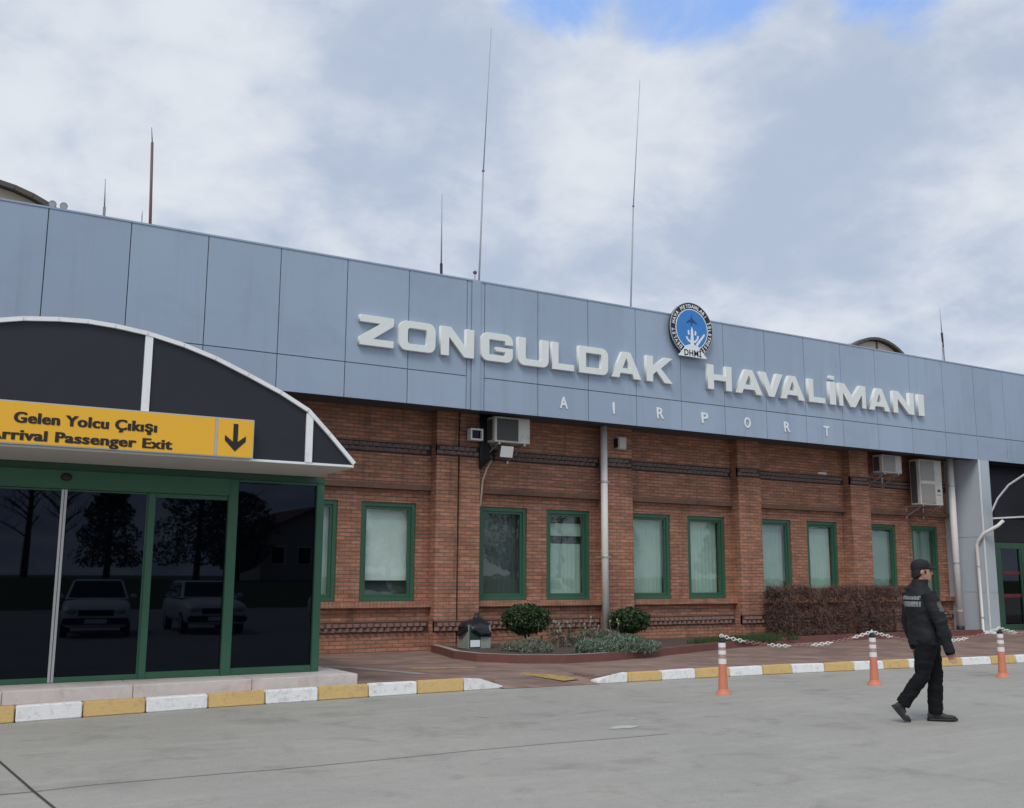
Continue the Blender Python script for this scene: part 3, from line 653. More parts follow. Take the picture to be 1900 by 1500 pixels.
# ------------------------------------------------------------------ airport name in raised letters
H_ = .575
def arc(cx, cz, r, a0, a1, n=6): return [(cx + r * math.cos(R(a0 + (a1 - a0) * i / n)), cz + r * math.sin(R(a0 + (a1 - a0) * i / n))) for i in range(n + 1)]
def rrect(x0, z0, x1, z1, r): return arc(x1 - r, z1 - r, r, 90, 0) + arc(x1 - r, z0 + r, r, 0, -90) + arc(x0 + r, z0 + r, r, 270, 180) + arc(x0 + r, z1 - r, r, 180, 90)
def glyph(ch, w, h):
    v = min(.185, .27 * w); s = .135; r = .15
    if ch == 'Z': return [[(0, h), (w, h), (w, h - s - .02), (v * 1.5, s), (w, s), (w, 0), (0, 0), (0, s + .02), (w - v * 1.5, h - s), (0, h - s)]]
    if ch == 'O': return [rrect(0, 0, w, h, r), rrect(v, s, w - v, h - s, .05)]
    if ch == 'N': return [[(0, 0), (0, h), (v * 1.2, h), (w - v, h * .36), (w - v, h), (w, h), (w, 0), (w - v * 1.2, 0), (v, h * .64), (v, 0)]]
    if ch == 'G': return [[(w, h * .63)] + arc(w - r, h - r, r, 0, 90) + arc(r, h - r, r, 90, 180) + arc(r, r, r, 180, 270) + arc(w - r, r, r, 270, 360) + [(w, h * .52), (w * .46, h * .52), (w * .46, h * .37), (w - v, h * .37), (w - v, s), (v, s), (v, h - s), (w - v, h - s), (w - v, h * .63)]]
    if ch == 'U': return [[(0, h), (v, h), (v, s + .05)] + arc(v + .05, s + .05, .05, 180, 270)[1:] + arc(w - v - .05, s + .05, .05, 270, 360) + [(w - v, h), (w, h)] + arc(w - r, r, r, 360, 270) + arc(r, r, r, 270, 180)]
    if ch == 'L': return [[(0, h), (v * 1.1, h), (v * 1.1, s), (w, s), (w, 0), (0, 0)]]
    if ch == 'D': return [[(0, 0), (0, h)] + arc(w - r, h - r, r, 90, 0) + arc(w - r, r, r, 0, -90), [(v, s), (w - v, s), (w - v, h - s), (v, h - s)]]
    if ch == 'A': return [[(0, 0), (w * .36, h), (w * .64, h), (w, 0), (w - v * 1.15, 0), (w * .70, h * .18), (w * .30, h * .18), (v * 1.15, 0)], [(w * .375, h * .38), (w * .625, h * .38), (w * .5, h * .76)]]
    if ch == 'K': return [[(0, 0), (0, h), (v, h), (v, h * .62), (w - v * 1.25, h), (w, h), (w * .55, h * .55), (w, 0), (w - v * 1.3, 0), (w * .38, h * .42), (v, h * .28), (v, 0)]]
    if ch == 'H': t = h * .5; return [[(0, 0), (0, h), (v, h), (v, t + s / 2), (w - v, t + s / 2), (w - v, h), (w, h), (w, 0), (w - v, 0), (w - v, t - s / 2), (v, t - s / 2), (v, 0)]]
    if ch == 'V': return [[(0, h), (v * 1.15, h), (w * .5, h * .30), (w - v * 1.15, h), (w, h), (w * .62, 0), (w * .38, 0)]]
    if ch == 'M': return [[(0, 0), (0, h), (v * 1.15, h), (w / 2, h * .45), (w - v * 1.15, h), (w, h), (w, 0), (w - v * .8, 0), (w - v * .8, h * .58), (w * .5 + .09, 0), (w * .5 - .09, 0), (v * .8, h * .58), (v * .8, 0)]]
    if ch == 'I': return [[(0, 0), (0, h), (w, h), (w, 0)]]
    if ch == 'i': return [[(0, 0), (0, h), (w, h), (w, 0)], [(.03, h + .055), (.03, h + .15), (w - .03, h + .15), (w - .03, h + .055)]]
def letter(ch, x0, x1, z0, parent):
    c = bpy.data.curves.new('letter', 'CURVE'); c.dimensions = '2D'; c.fill_mode = 'BOTH'; c.extrude = .040; c.bevel_depth = .007; c.offset = -.007
    for P in glyph(ch, x1 - x0, H_):
        sp_ = c.splines.new('POLY'); sp_.points.add(len(P) - 1); sp_.use_cyclic_u = True
        for q, (x, z) in zip(sp_.points, P): q.co = (x, z, 0, 1)
    me = from_temp(c)
    for v in me.vertices:
        x, y, z = v.co; v.co = (x + x0 - parent.location.x, 17.356 - z - parent.location.y, y + z0 - parent.location.z)
    me.materials.clear(); me.materials.append(M['letter']); return link('letter', me, parent)
NM = thing('airport_name_sign', 'large raised cream letters spelling the airport name across the metal fascia', 'sign', (15.1, YF - .06, 5.8))
for ch, a, b in (('Z', 7.10, 7.79), ('O', 7.90, 8.67), ('N', 8.78, 9.52), ('G', 9.68, 10.41), ('U', 10.53, 11.27), ('L', 11.35, 11.90), ('D', 12.02, 12.78), ('A', 12.86, 13.67), ('K', 13.81, 14.55),
                 ('H', 15.57, 16.30), ('A', 16.40, 17.27), ('V', 17.17, 17.93), ('A', 17.83, 18.66), ('L', 18.79, 19.36), ('i', 19.52, 19.74), ('M', 19.85, 20.83), ('A', 20.93, 21.74), ('N', 21.86, 22.68), ('I', 22.85, 23.09)):
    letter(ch, a, b, 5.785, NM)
SB = thing('airport_subtitle_sign', 'small widely spaced white letters reading AIRPORT along the lower fascia', 'sign', (15.5, YF - .01, 5.0))
for ch, xc in zip('AIRPORT', (11.69, 12.97, 14.24, 15.52, 16.82, 18.10, 19.44)):
    wd = .05 if ch == 'I' else .20
    place_text('letter', ch, xc - wd / 2, YF - .008, 5.005, wd, .245, 'white', SB, .02, .006)

# ------------------------------------------------------------------ round emblem
LG = thing('round_emblem', 'round blue and black airport authority emblem rising above the fascia edge', 'emblem', (15.09, YF - .07, 7.09))
lx, lz, ly = 15.09, 7.09, YF - .14
def disc(r, y0, y1, r0=0.0, a0=0, a1=360, n=64):
    m = MB(); full_ = a1 - a0 >= 360
    P = [(lx + r * math.cos(R(a0 + (a1 - a0) * i / n)), lz + r * math.sin(R(a0 + (a1 - a0) * i / n))) for i in range(n if full_ else n + 1)]
    if r0: 
        Q = [(lx + r0 * math.cos(R(a0 + (a1 - a0) * i / n)), lz + r0 * math.sin(R(a0 + (a1 - a0) * i / n))) for i in range(n if full_ else n + 1)]
        k = len(P)
        for i in range(k if full_ else k - 1):
            i2 = (i + 1) % k; m.prism_y([P[i], P[i2], Q[i2], Q[i]], y0, y1)
    else: m.prism_y(P, y0, y1)
    return m
put('backing', disc(.615, ly + .012, ly + .08), 'logo_black', LG)
put('outer_rim', disc(.622, ly + .004, ly + .03, .612), 'alu', LG)
put('blue_field', disc(.452, ly + .004, ly + .0115), 'logo_blue', LG)
put('inner_ring', disc(.472, ly + .002, ly + .0115, .452), 'white', LG)
def radial_text(s, r, ht, a_start, a_end):
    vs = []; fs = []
    for i, ch in enumerate(s):
        if ch == ' ': continue
        a = R(a_start + (a_end - a_start) * i / (len(s) - 1))
        me = text_mesh(ch, .1, .002, .03, height=None); n0 = len(vs)
        ys = [v.co.z for v in me.vertices]; xs_ = [v.co.x for v in me.vertices]; k = ht / .073; xm = max(xs_) / 2
        ca, sa_ = math.cos(a - math.pi / 2), math.sin(a - math.pi / 2)
        for v in me.vertices:
            x, z = (v.co.x - xm) * k * .9, (v.co.z) * k + r
            vs.append((lx + x * ca - z * sa_, ly + .008 + v.co.y, lz + x * sa_ + z * ca))
        fs += [tuple(n0 + q for q in f_.vertices) for f_ in me.polygons]
        bpy.data.meshes.remove(me)
    m = MB(); m.faces(vs, fs); return m
put('ring_lettering', radial_text('DEVLET HAVA MEYDANLARI \u0130\u015eLETMES\u0130', .50, .085, 232, -52), 'white', LG, fixn=False)
ft = MB().prism_y([(lx - .42, lz - .64), (lx - .20, lz - .40), (lx - .10, lz - .36), (lx + .10, lz - .36), (lx + .20, lz - .40), (lx + .42, lz - .64)], ly - .012, ly + .003)
put('foot_plate', ft, 'white', LG)
place_text('foot_lettering', 'DHM\u0130', lx - .25, ly - .015, lz - .615, .50, .185, 'logo_black', LG, .02)
tw = MB()
tw.prism_y([(lx - .05, lz - .36), (lx - .03, lz - .02), (lx, lz + .06), (lx + .03, lz - .02), (lx + .05, lz - .36)], ly - .004, ly + .003)
tw.prism_y([(lx - .11, lz - .14), (lx - .13, lz - .05), (lx - .09, lz - .02), (lx - .07, lz - .12)], ly - .003, ly + .003); tw.prism_y([(lx + .11, lz - .14), (lx + .13, lz - .05), (lx + .09, lz - .02), (lx + .07, lz - .12)], ly - .003, ly + .003)
for k in range(9):
    a = R(200 + k * 17.5); b = R(200 + (k + 1) * 17.5)
    tw.prism_y([(lx + .20 * math.cos(a), lz - .12 + .20 * math.sin(a)), (lx + .20 * math.cos(b), lz - .12 + .20 * math.sin(b)), (lx + .155 * math.cos(b), lz - .12 + .155 * math.sin(b)), (lx + .155 * math.cos(a), lz - .12 + .155 * math.sin(a))], ly - .002, ly + .003)
tw.prism_y([(lx + .10, lz - .34), (lx + .36, lz - .06), (lx + .38, lz - .10), (lx + .15, lz - .38)], ly - .0035, ly + .003)
put('tower_motif', tw, 'white', LG)
pl = MB(); M['logo_navy'] = pbr('logo_navy', (.012, .07, .22), .45)
pl.prism_y([(lx, lz + .36), (lx - .02, lz + .25), (lx - .15, lz + .16), (lx - .15, lz + .13), (lx - .02, lz + .17), (lx - .015, lz + .10), (lx, lz + .08), (lx + .015, lz + .10), (lx + .02, lz + .17), (lx + .15, lz + .13), (lx + .15, lz + .16), (lx + .02, lz + .25)], ly, ly + .003)
put('aeroplane_motif', pl, 'logo_navy', LG)

# ------------------------------------------------------------------ pipes, boxes and air conditioners on the wall
def downpipe(label, pts, r, clamps, loc, wall):
    t = thing('downpipe', label, 'downpipe', loc, group='rainwater downpipes on the facade')
    put('pipe', MB().tube(pts, r, 14), 'pipe', t, smooth=True)
    for x, y, z in clamps:
        m = MB().tube([(x, y, z - .018), (x, y, z + .018)], r * 1.18, 14)
        d = Vector(wall) - Vector((0, 0, 0)); m.obox(Vector((x, y, z)) + d * .5, d * .5, Vector((-d.y, d.x, 0)).normalized() * .012, (0, 0, .012))
        m.obox(Vector((x, y, z)) + Vector((r + .03, 0, 0)), (.045, 0, 0), (0, .012, 0), (0, 0, .008))
        put('clamp', m, 'alu', t)
    return t
t_ = downpipe('white downpipe running down the middle of the brick wall beside the larger ball bush', [(13.245, 18.14, 4.85), (13.245, 18.14, .12)], .077, [(13.245, 18.14, 3.62), (13.245, 18.14, 2.0)], (13.245, 18.14, .12), (0, .35, 0))
t_ = downpipe('thick white downpipe in the corner where the brick wall meets the grey column', [(25.02, 18.06, 4.85), (25.02, 18.06, .30)], .092, [(25.02, 18.06, 4.1), (25.02, 18.06, 2.0), (25.02, 18.06, .7)], (25.02, 18.06, .13), (0, .40, 0))
put('outlet_boot', MB().tube([(25.02, 18.06, .31), (25.02, 18.06, PZ)], .105, 14), 'cable_dark', t_, smooth=True)
t_ = downpipe('thin white downpipe with a bent top down the side of the grey column', [(25.66, 17.0, 3.12), (25.55, 17.1, 2.98), (25.28, 17.35, 2.78), (25.285, 17.52, 2.60), (25.285, 17.58, 2.48), (25.285, 17.58, .20), (25.26, 17.45, .16), (25.1, 17.1, .15)], .046, [(25.285, 17.58, 1.9), (25.285, 17.58, .55)], (25.285, 17.58, .13), (.08, 0, 0))

def grille(m, x0, x1, z0, z1, y, n):
    for i in range(n):
        z = z0 + (z1 - z0) * (i + .5) / n; m.box(x0, x1, y - .006, y, z - (z1 - z0) / n * .28, z + (z1 - z0) / n * .28)
def aircon(label, x0, x1, z0, z1, yf, fans, gmat, ywall, bracket=True, round_=True):
    d = .31; t = thing('air_conditioner', label, 'air conditioner', ((x0 + x1) / 2, yf + d / 2, z0), group='air conditioner units under the fascia')
    put('casing', MB().box(x0, x1, yf, yf + d, z0, z1), 'ac', t, bev=.012)
    gx1 = x0 + (x1 - x0) * .66; hh = (z1 - z0) / fans
    for k in range(fans):
        za, zb = z0 + hh * k + hh * .07, z0 + hh * (k + 1) - hh * .07; cx, cz = (x0 + .04 + gx1) / 2, (za + zb) / 2; rr = min(gx1 - x0 - .06, zb - za) / 2
        m = MB()
        if round_:
            m.prism_y([(cx + rr * math.cos(a * math.pi / 16), cz + rr * math.sin(a * math.pi / 16)) for a in range(32)], yf - .008, yf - .002)
        else:
            m.box(x0 + .05, gx1, yf - .008, yf - .002, za, zb)
        g_ = put('fan_grille', m, gmat, t)
        m2 = MB()
        if round_:
            for q in (.35, .6, .85): 
                P = [(cx + rr * q * math.cos(a * math.pi / 16), yf - .012, cz + rr * q * math.sin(a * math.pi / 16)) for a in range(33)]
                m2.tube(P, .006, 5)
            for a in range(6): m2.tube([(cx, yf - .012, cz), (cx + rr * math.cos(a * 1.047), yf - .012, cz + rr * math.sin(a * 1.047))], .005, 5)
        else: grille(m2, x0 + .055, gx1 - .005, za, zb, yf - .009, 16)
        put('guard', m2, 'ac_dark' if gmat == 'ac_dark' else 'ac_guard', g_)
    m3 = MB(); grille(m3, 0, 1, 0, 1, 0, 1); m3.b.clear()
    m3.box(x0 - .006, x0 - .0005, yf + .09, yf + d - .03, z0 + .05, z1 - .05); put('side_coil', m3, 'ac_dark', t)
    put('service_cover', MB().box(x1 + .0005, x1 + .025, yf + .12, yf + .26, z0 + .08, z0 + .28), 'ac', t)
    for xb in (x0 + .12, x1 - .12):
        b = MB(); b.box(xb - .02, xb + .02, yf + .02, ywall, z0 - .042, z0 - .003); b.box(xb - .02, xb + .02, ywall - .04, ywall, z0 - .34, z0 - .043)
        b.obox(((xb), (yf + .1 + ywall) / 2, z0 - .17), (.012, 0, 0), Vector((0, (ywall - yf - .1) / 2, -.13)), Vector((0, .13, (ywall - yf - .1) / 2)).normalized() * .012)
        put('bracket', b, 'alu', t)
    return t
a1 = aircon('weathered air conditioner with dark round fan beside the black cable bundle under the fascia', 10.26, 11.10, 4.25, 4.77, 17.76, 1, 'ac_dark', 18.5, round_=False)
a2 = aircon('smaller single fan air conditioner left of the tall twin fan unit', 22.03, 22.80, 4.30, 4.77, 17.90, 1, 'ac_grey', 18.5, round_=False)
a3 = aircon('tall twin fan air conditioner beside the thick corner downpipe', 23.49, 24.42, 3.52, 4.74, 17.90, 2, 'ac_grey', 18.5, round_=False)
put('badge', MB().box(24.20, 24.31, 17.893, 17.8995, 3.88, 3.95), 'ac_dark', a3); put('badge', MB().box(24.16, 24.34, 17.893, 17.8995, 3.79, 3.815), 'ac_grey', a3)

fl = thing('floodlight', 'small square floodlight with a pale rim on the brick pilaster beside the cable bundle', 'floodlight', (9.98, 18.1, 4.40))
m = MB(); ring(m, 9.83, 10.12, 4.28, 4.52, .035, 17.98, 18.14); put('housing', m, 'pipe', fl, bev=.004)
put('lens', MB().box(9.866, 10.084, 18.04, 18.05, 4.316, 4.484), 'dark_glass', fl); put('mount', MB().box(9.94, 10.0, 18.14, YP, 4.36, 4.44), 'cable_dark', fl)
put('back_cover', MB().box(9.866, 10.084, 18.10, 18.139, 4.316, 4.484), 'ac_dark', fl)
jb = thing('floodlight', 'square white faced floodlight hanging below the weathered air conditioner', 'floodlight', (10.56, 17.8, 4.1))
put('housing', MB().obox((10.565, 17.86, 4.085), (.155, 0, 0), (0, .06, .02), (0, -.03, .115)), 'ac_dark', jb, bev=.008)
put('reflector', MB().obox((10.565, 17.795, 4.065), (.145, 0, 0), (0, .004, .0013), (0, -.03, .108)), 'band_white', jb)
put('arm', MB().tube([(10.565, 17.92, 4.10), (10.565, 18.5, 4.12)], .018), 'cable_dark', jb)
cb = thing('cable_bundle', 'thick black cable bundle hanging from the soffit by the pilaster edge', 'cables', (10.3, 18.2, 3.7))
for k in range(7):
    x = 10.17 + .035 * k; put('cable', MB().tube([(x, 18.18 + .01 * (k % 3), 4.86), (x + .01, 18.16, 4.4), (x + random.uniform(-.02, .02), 18.18 + .012 * (k % 2), 4.05), (x * .9 + 1.03, 18.2, 3.72 + .03 * k)], .026, 7), 'cable_dark', cb, smooth=True)
put('cable', MB().tube([(10.62, 17.95, 4.86), (10.47, 18.0, 4.6), (10.36, 18.1, 4.42)], .035, 8), 'ac_grey', cb, smooth=True)
put('cable', MB().tube([(10.42, 18.2, 4.86), (10.40, 18.05, 4.5), (10.44, 18.1, 4.2), (10.5, 18.2, 3.9)], .018, 7), 'cable_dark', cb, smooth=True)
lc = thing('loose_cable', 'beige cable hanging in a curve down to the window top', 'cable', (10.24, 18.2, 3.0))
put('cable', MB().tube([(10.44, 18.2, 3.92), (10.33, 18.2, 3.74), (10.245, 18.21, 3.5), (10.225, 18.22, 3.25), (10.215, 18.24, 3.0), (10.215, 18.35, 2.9)], .019, 8), 'cable_beige', lc, smooth=True)
lc2 = thing('loose_cable', 'thin reddish wire hanging beside the beige cable', 'cable', (10.36, 18.3, 3.2))
put('cable', MB().tube([(10.44, 18.22, 3.86), (10.43, 18.25, 3.70), (10.38, 18.3, 3.48), (10.33, 18.36, 3.28), (10.345, 18.38, 3.16), (10.30, 18.42, 3.1)], .010, 6), 'cable_red', lc2, smooth=True)
ab = thing('alarm_box', 'small pale box high on the pilaster right of the middle downpipe', 'box', (13.72, 18.2, 4.36))
put('body', MB().box(13.62, 13.84, 18.10, YP, 4.36, 4.64), 'ac', ab, bev=.01); put('lid', MB().box(13.635, 13.825, 18.085, 18.099, 4.375, 4.625), 'ac', ab, bev=.004)
put('bracket', MB().box(13.60, 13.618, 18.12, YP, 4.40, 4.60), 'cable_dark', ab)
vt = MB().box(20.26, 20.56, 18.46, YW, 4.205, 4.255); vo_ = put('wall_plate', vt, 'band_white', bev=.006); tag(vo_, 'tiny white plate on the dark brick band left of the air conditioners', 'plate')

# ------------------------------------------------------------------ on the roof
def antenna(label, secs, mats, guy=None):
    x, y, z = secs[0][0]
    t = thing('antenna', label, 'antenna', (x, y, 7.2), group='whip antennas on the roof')
    for i, ((a, ra), (b, rb)) in enumerate(zip(secs, secs[1:])):
        put('mast' if i == 0 else 'whip', MB().tube([a, b], [ra if i == 0 else min(ra, rb * 1.6), rb if i == 0 else rb * .8], 7), mats[min(i, len(mats) - 1)], t, smooth=True)
    put('base', MB().tube([(x, y, 7.19), (x, y, 7.42)], .09, 10), 'antenna', t)
    return t
YA = 19.5
antenna('stout dark antenna mast with a thin tip above the left fascia', [((3.72, YA, 7.3), .030), ((3.63, YA, 9.75), .026), ((3.60, YA, 10.05), .008)], ['antenna_red', 'antenna'])
antenna('short thin antenna with a black clamp left of the two tallest whips', [((9.89, YA, 7.3), .032), ((9.87, YA, 8.37), .032), ((9.86, YA, 9.98), .011)], ['cable_dark', 'antenna_pale'])
an = antenna('tallest leaning whip antenna rising behind the letters N and G', [((10.80, YA, 7.3), .022), ((10.91, YA, 10.75), .019), ((11.09, YA, 14.35), .009)], ['antenna_pale', 'antenna_pale'])
put('joint', MB().ball((10.91, YA, 10.75), .035), 'antenna', an); put('insulator', MB().ball((10.72, YA, 8.3), .045), 'antenna_red', an)
put('strut', MB().tube([(10.72, YA, 7.2), (10.72, YA, 8.28)], .012, 6), 'antenna_pale', an)
an = antenna('tall whip antenna rising left of the round emblem', [((15.06, YA, 7.3), .021), ((15.23, YA, 10.75), .018), ((15.51, YA, 14.22), .008)], ['antenna_pale', 'antenna_pale'])
put('joint', MB().ball((15.23, YA, 10.75), .032), 'antenna', an)
antenna('faint short antenna between the skylight and the stout dark mast', [((2.87, YA, 7.3), .022), ((2.86, YA, 8.30), .026), ((2.84, YA, 8.85), .009)], ['antenna', 'antenna_pale'])
antenna('tiny stub antenna just left of the stout dark mast', [((3.58, YA + .2, 7.3), .012), ((3.57, YA + .2, 8.3), .012), ((3.57, YA + .2, 8.44), .006)], ['antenna_pale'])
an = antenna('antenna with a thick dark sleeve at the far right end of the roof', [((27.13, YA, 7.3), .024), ((27.08, YA, 8.55), .024), ((27.06, YA, 9.0), .045), ((27.04, YA, 9.78), .010)], ['antenna', 'cable_dark', 'antenna_pale'])
put('stay', MB().tube([(26.9, YA, 7.2), (27.05, YA, 8.7)], .01, 5), 'antenna_pale', an)
def skylight(label, cx, cz, r, y0, y1, zb):
    t = thing('barrel_skylight', label, 'skylight', (cx, y0, zb)); n = 26
    a = [math.pi * i / n for i in range(n + 1)]
    P = [(cx + r * math.cos(q), cz + r * math.sin(q)) for q in a]
    P = [p for p in P if p[1] > zb]; Q = P + [(P[-1][0], zb), (P[0][0], zb)]
    put('end_wall', MB().prism_y([(cx + (x - cx) * .97, z if z == zb else zb + (z - zb) * .97) for x, z in Q], y0 + .12, y0 + .2), 'skylight', t)
    put('vault', MB().prism_y(Q, y0 + .2, y1), 'skylight', t)
    m = MB()
    for p, q in zip(P, P[1:]):
        d = Vector((q[0] - p[0], 0, q[1] - p[1])); m.obox(((p[0] + q[0]) / 2, y0 + .11, (p[1] + q[1]) / 2), d * .51, (0, .14, 0), Vector((-d.z, 0, d.x)).normalized() * .05)
    put('rim', m, 'skylight_rim', t)
    for k in (-.45, 0, .45): put('mullion', MB().box(cx + k * r - .03, cx + k * r + .03, y0 + .07, y0 + .118, zb, cz + r * math.sqrt(1 - k * k) - .08), 'skylight_rim', t)
skylight('beige barrel skylight at the far left end of the roof', .80, 6.33, 3.0, 22, 34, 7.2)
skylight('beige barrel skylight on the right of the roof above the last letters', 32.2, 8.35, 2.4, 26, 38, 7.2)
for x, lab in ((1.80, 'round spotlight on the fascia edge nearest the left skylight'), (1.97, 'round spotlight on the fascia edge slightly away from the left skylight')):
    t = thing('spotlight', lab, 'spotlight', (x, 17.6, 7.42), group='spotlights on the fascia edge')
    put('head', MB().tube([(x - .02, 17.55, 7.52), (x + .01, 17.66, 7.56)], [.062, .045], 12), 'ac_dark', t, smooth=True)
    put('stem', MB().tube([(x, 17.62, 7.41), (x, 17.62, 7.53)], .012, 6), 'cable_dark', t); put('lens', MB().tube([(x - .0225, 17.541, 7.5165), (x - .0205, 17.549, 7.5195)], .055, 12), 'alu', t)

# ------------------------------------------------------------------ planting bed
PB = thing('planting_bed', 'long planting bed with a red painted kerb along the brick wall', 'planter', (12, 17, PZ))
bed = [(9.12, 18.2), (8.95, 17.4), (8.72, 16.5), (8.78, 15.75), (9.2, 15.1), (9.9, 14.72), (10.9, 14.80), (12.4, 15.25), (14.2, 15.95), (16.0, 16.6), (18, 16.95), (21, 17.1), (24.6, 17.1)]
def inset(P, d):
    out = []
    for i, p in enumerate(P):
        a = Vector(P[max(i - 1, 0)]); b = Vector(P[min(i + 1, len(P) - 1)]); t = (b - a).normalized(); out.append(Vector(p) + Vector((-t.y, t.x)) * d)
    return [(v.x, v.y) for v in out]
inn = inset(bed, .13)
so_ = MB(); n = len(inn)
so_.faces([(x, y, PZ + .10) for x, y in inn] + [(24.6, 18.24, PZ + .10), (9.22, 18.24, PZ + .10)], [tuple(range(n + 2))]); put('soil', so_, 'soil', PB)
kb = MB()
for (p, q), (pi, qi) in zip(zip(bed, bed[1:]), zip(inn, inn[1:])):
    kb.faces([(*p, PZ), (*q, PZ), (*qi, PZ), (*pi, PZ), (*p, PZ + .135), (*q, PZ + .135), (*qi, PZ + .135), (*pi, PZ + .135)], [(4, 5, 6, 7), (0, 1, 5, 4), (2, 3, 7, 6)])
put('edging', kb, 'planter_kerb', PB)
tp = MB()
for (p, q), (pi, qi) in list(zip(zip(bed, bed[1:]), zip(inn, inn[1:])))[:6]:
    tp.faces([(*p, PZ + .139), (*q, PZ + .139), (*qi, PZ + .139), (*pi, PZ + .139)], [(0, 1, 2, 3)])
put('coping', tp, 'planter_top', PB)
ZG = PZ + .10
def ball_bush(label, x, y, zc, rx, rz, zt, seed):
    random.seed(seed); t = thing('ball_bush', label, 'bush', (x, y, ZG), group='clipped ball bushes in the bed')
    def fn():
        while True:
            d = Vector((random.gauss(0, 1), random.gauss(0, 1), random.gauss(0, 1))).normalized(); r = random.uniform(.45, 1.0) ** .6
            lump = 1 + .16 * noise.noise(d * 2.3 + Vector((seed, 0, 0))) + .07 * noise.noise(d * 6)
            p = Vector((x + d.x * rx * r * lump, y + d.y * rx * r * lump, zc + d.z * rz * r * lump))
            if noise.noise(p * 5.5) > -.34: return p, d
    m = MB(); leaf_cloud(m, fn, 5200, .055, 2, .6); put('foliage', m, ['leaf_dark', 'leaf_mid'], t, fixn=False)
    tr_ = MB()
    for k in range(4):
        a = k * 1.7; tr_.tube([(x + .03 * math.cos(a), y + .03 * math.sin(a), ZG - .02), (x + .06 * math.cos(a), y + .06 * math.sin(a), zc - rz * .8), (x + rx * .5 * math.cos(a), y + rx * .5 * math.sin(a), zc + rz * .1)], [.028, .022, .008], 6)
    put('trunk', tr_, 'bark', t)
ball_bush('dark green clipped ball bush just right of the litter bin', 10.93, 17.6, .74, .50, .30, 1.0, 3)
ball_bush('dark green clipped ball bush just right of the middle downpipe', 13.47, 17.6, .66, .44, .27, .9, 5)
def low_shrub(name, label, cx, cy, rx, ry, h, n, size, mats, seed, cat='shrub', aspect=.16):
    random.seed(seed); t = thing(name, label, cat, (cx, cy, ZG))
    def fn():
        while True:
            a = random.uniform(0, 6.283); q = math.sqrt(random.random()); x, y = cx + rx * q * math.cos(a), cy + ry * q * math.sin(a)
            k = noise.noise(Vector((x * 2.2, y * 2.2, seed)))
            if q > .72 + .35 * k + .1: continue
            z = ZG + h * random.uniform(.1, 1) * (1 - .75 * q * q) * (1 + .5 * k)
            return Vector((x, y, z)), None
    m = MB(); leaf_cloud(m, fn, n, size, len(mats), aspect, (0, -.15, .75), .75); put('foliage', m, mats, t, fixn=False)
    s_ = MB()
    for k in range(9):
        a = k * .7; s_.tube([(cx, cy, ZG), (cx + rx * .35 * math.cos(a), cy + ry * .35 * math.sin(a), ZG + h * .45), (cx + rx * .75 * math.cos(a), cy + ry * .75 * math.sin(a), ZG + h * .42)], [.016, .010, .004], 5)
    put('branch', s_, 'bark', t)
low_shrub('spreading_juniper', 'low grey green juniper spilling over the red bed edge left of the first bollard', 11.45, 15.32, 1.15, .62, .30, 11000, .075, ['juniper', 'juniper', 'juniper', 'leaf_mid'], 11)
low_shrub('dry_shrub', 'faded greyish low shrub under the larger ball bush', 10.15, 16.3, .62, .6, .22, 3000, .08, ['dry', 'dry', 'juniper'], 12)
low_shrub('dry_shrub', 'sparse brownish low shrub behind the grey green juniper', 12.0, 16.9, .85, .45, .34, 1300, .12, ['dry', 'twig', 'juniper'], 13)
def stalks(label, cx, cy, n, h, seed):
    random.seed(seed); t = thing('flower_stalks', label, 'plant', (cx, cy, ZG), group='bare flower stalks against the wall')
    m = MB(); hd = MB()
    for k in range(n):
        a = random.uniform(0, 6.28); q = random.uniform(0, .32); x, y = cx + q * math.cos(a) * 1.2, cy + q * math.sin(a) * .6; hh = h * random.uniform(.6, 1.05); dx, dy = random.uniform(-.10, .10), random.uniform(-.05, .05)
        m.tube([(x, y, ZG), (x + dx * .4, y + dy, ZG + hh * .55), (x + dx, y + dy, ZG + hh)], [.007, .005, .004], 4)
        if k % 3 == 0: hd.ball((x + dx, y + dy, ZG + hh + .02), .020, 6, 5, (1, 1, 1.8))
        for q_ in range(3):
            zz = hh * random.uniform(.15, .6); m.faces([(x, y, ZG + zz), (x + .05, y - .01, ZG + zz + .05), (x + .10, y, ZG + zz + .03), (x + .05, y + .012, ZG + zz + .02)], [(0, 1, 2, 3)])
    put('stem', m, 'dry', t, fixn=False); put('seed_head', hd, 'planter_top', t)
stalks('clump of bare stalks right beside the larger ball bush', 11.15, 16.9, 20, .46, 21)
stalks('clump of bare stalks midway between the two ball bushes', 11.95, 17.3, 14, .50, 22)
stalks('clump of bare stalks touching the middle downpipe', 12.55, 17.2, 12, .46, 23)
random.seed(31); gm = MB()
for i in range(5200):
    x = random.uniform(14.2, 17.4); y0_ = 16.15 + .12 * (x - 14) ; y = y0_ + random.random() * .85
    if noise.noise(Vector((x * 1.5, y * 1.5, 3))) < -.2: continue
    h = random.uniform(.06, .17); a = random.uniform(0, 6.28); dx, dy = .006 * math.cos(a), .006 * math.sin(a); bx_, by_ = random.uniform(-.04, .04), random.uniform(-.04, .04)
    gm.mi = random.randrange(2); gm.faces([(x - dx, y - dy, ZG - .01), (x + dx, y + dy, ZG - .01), (x + bx_, y + by_, ZG + h)], [(0, 1, 2)])
go = put('grass', gm, ['grass', 'leaf_mid'], fixn=False); tag(go, 'strip of short green grass in the bed left of the brown hedge', 'grass', kind='stuff')
random.seed(33)
HG = thing('hedge', 'bare brown clipped hedge under the windows behind the walking person', 'hedge', (19.5, 17.6, ZG))
hx0, hx1, hy0, hy1, hz0, hz1 = 17.80, 22.3, 17.42, 18.12, ZG, 1.34
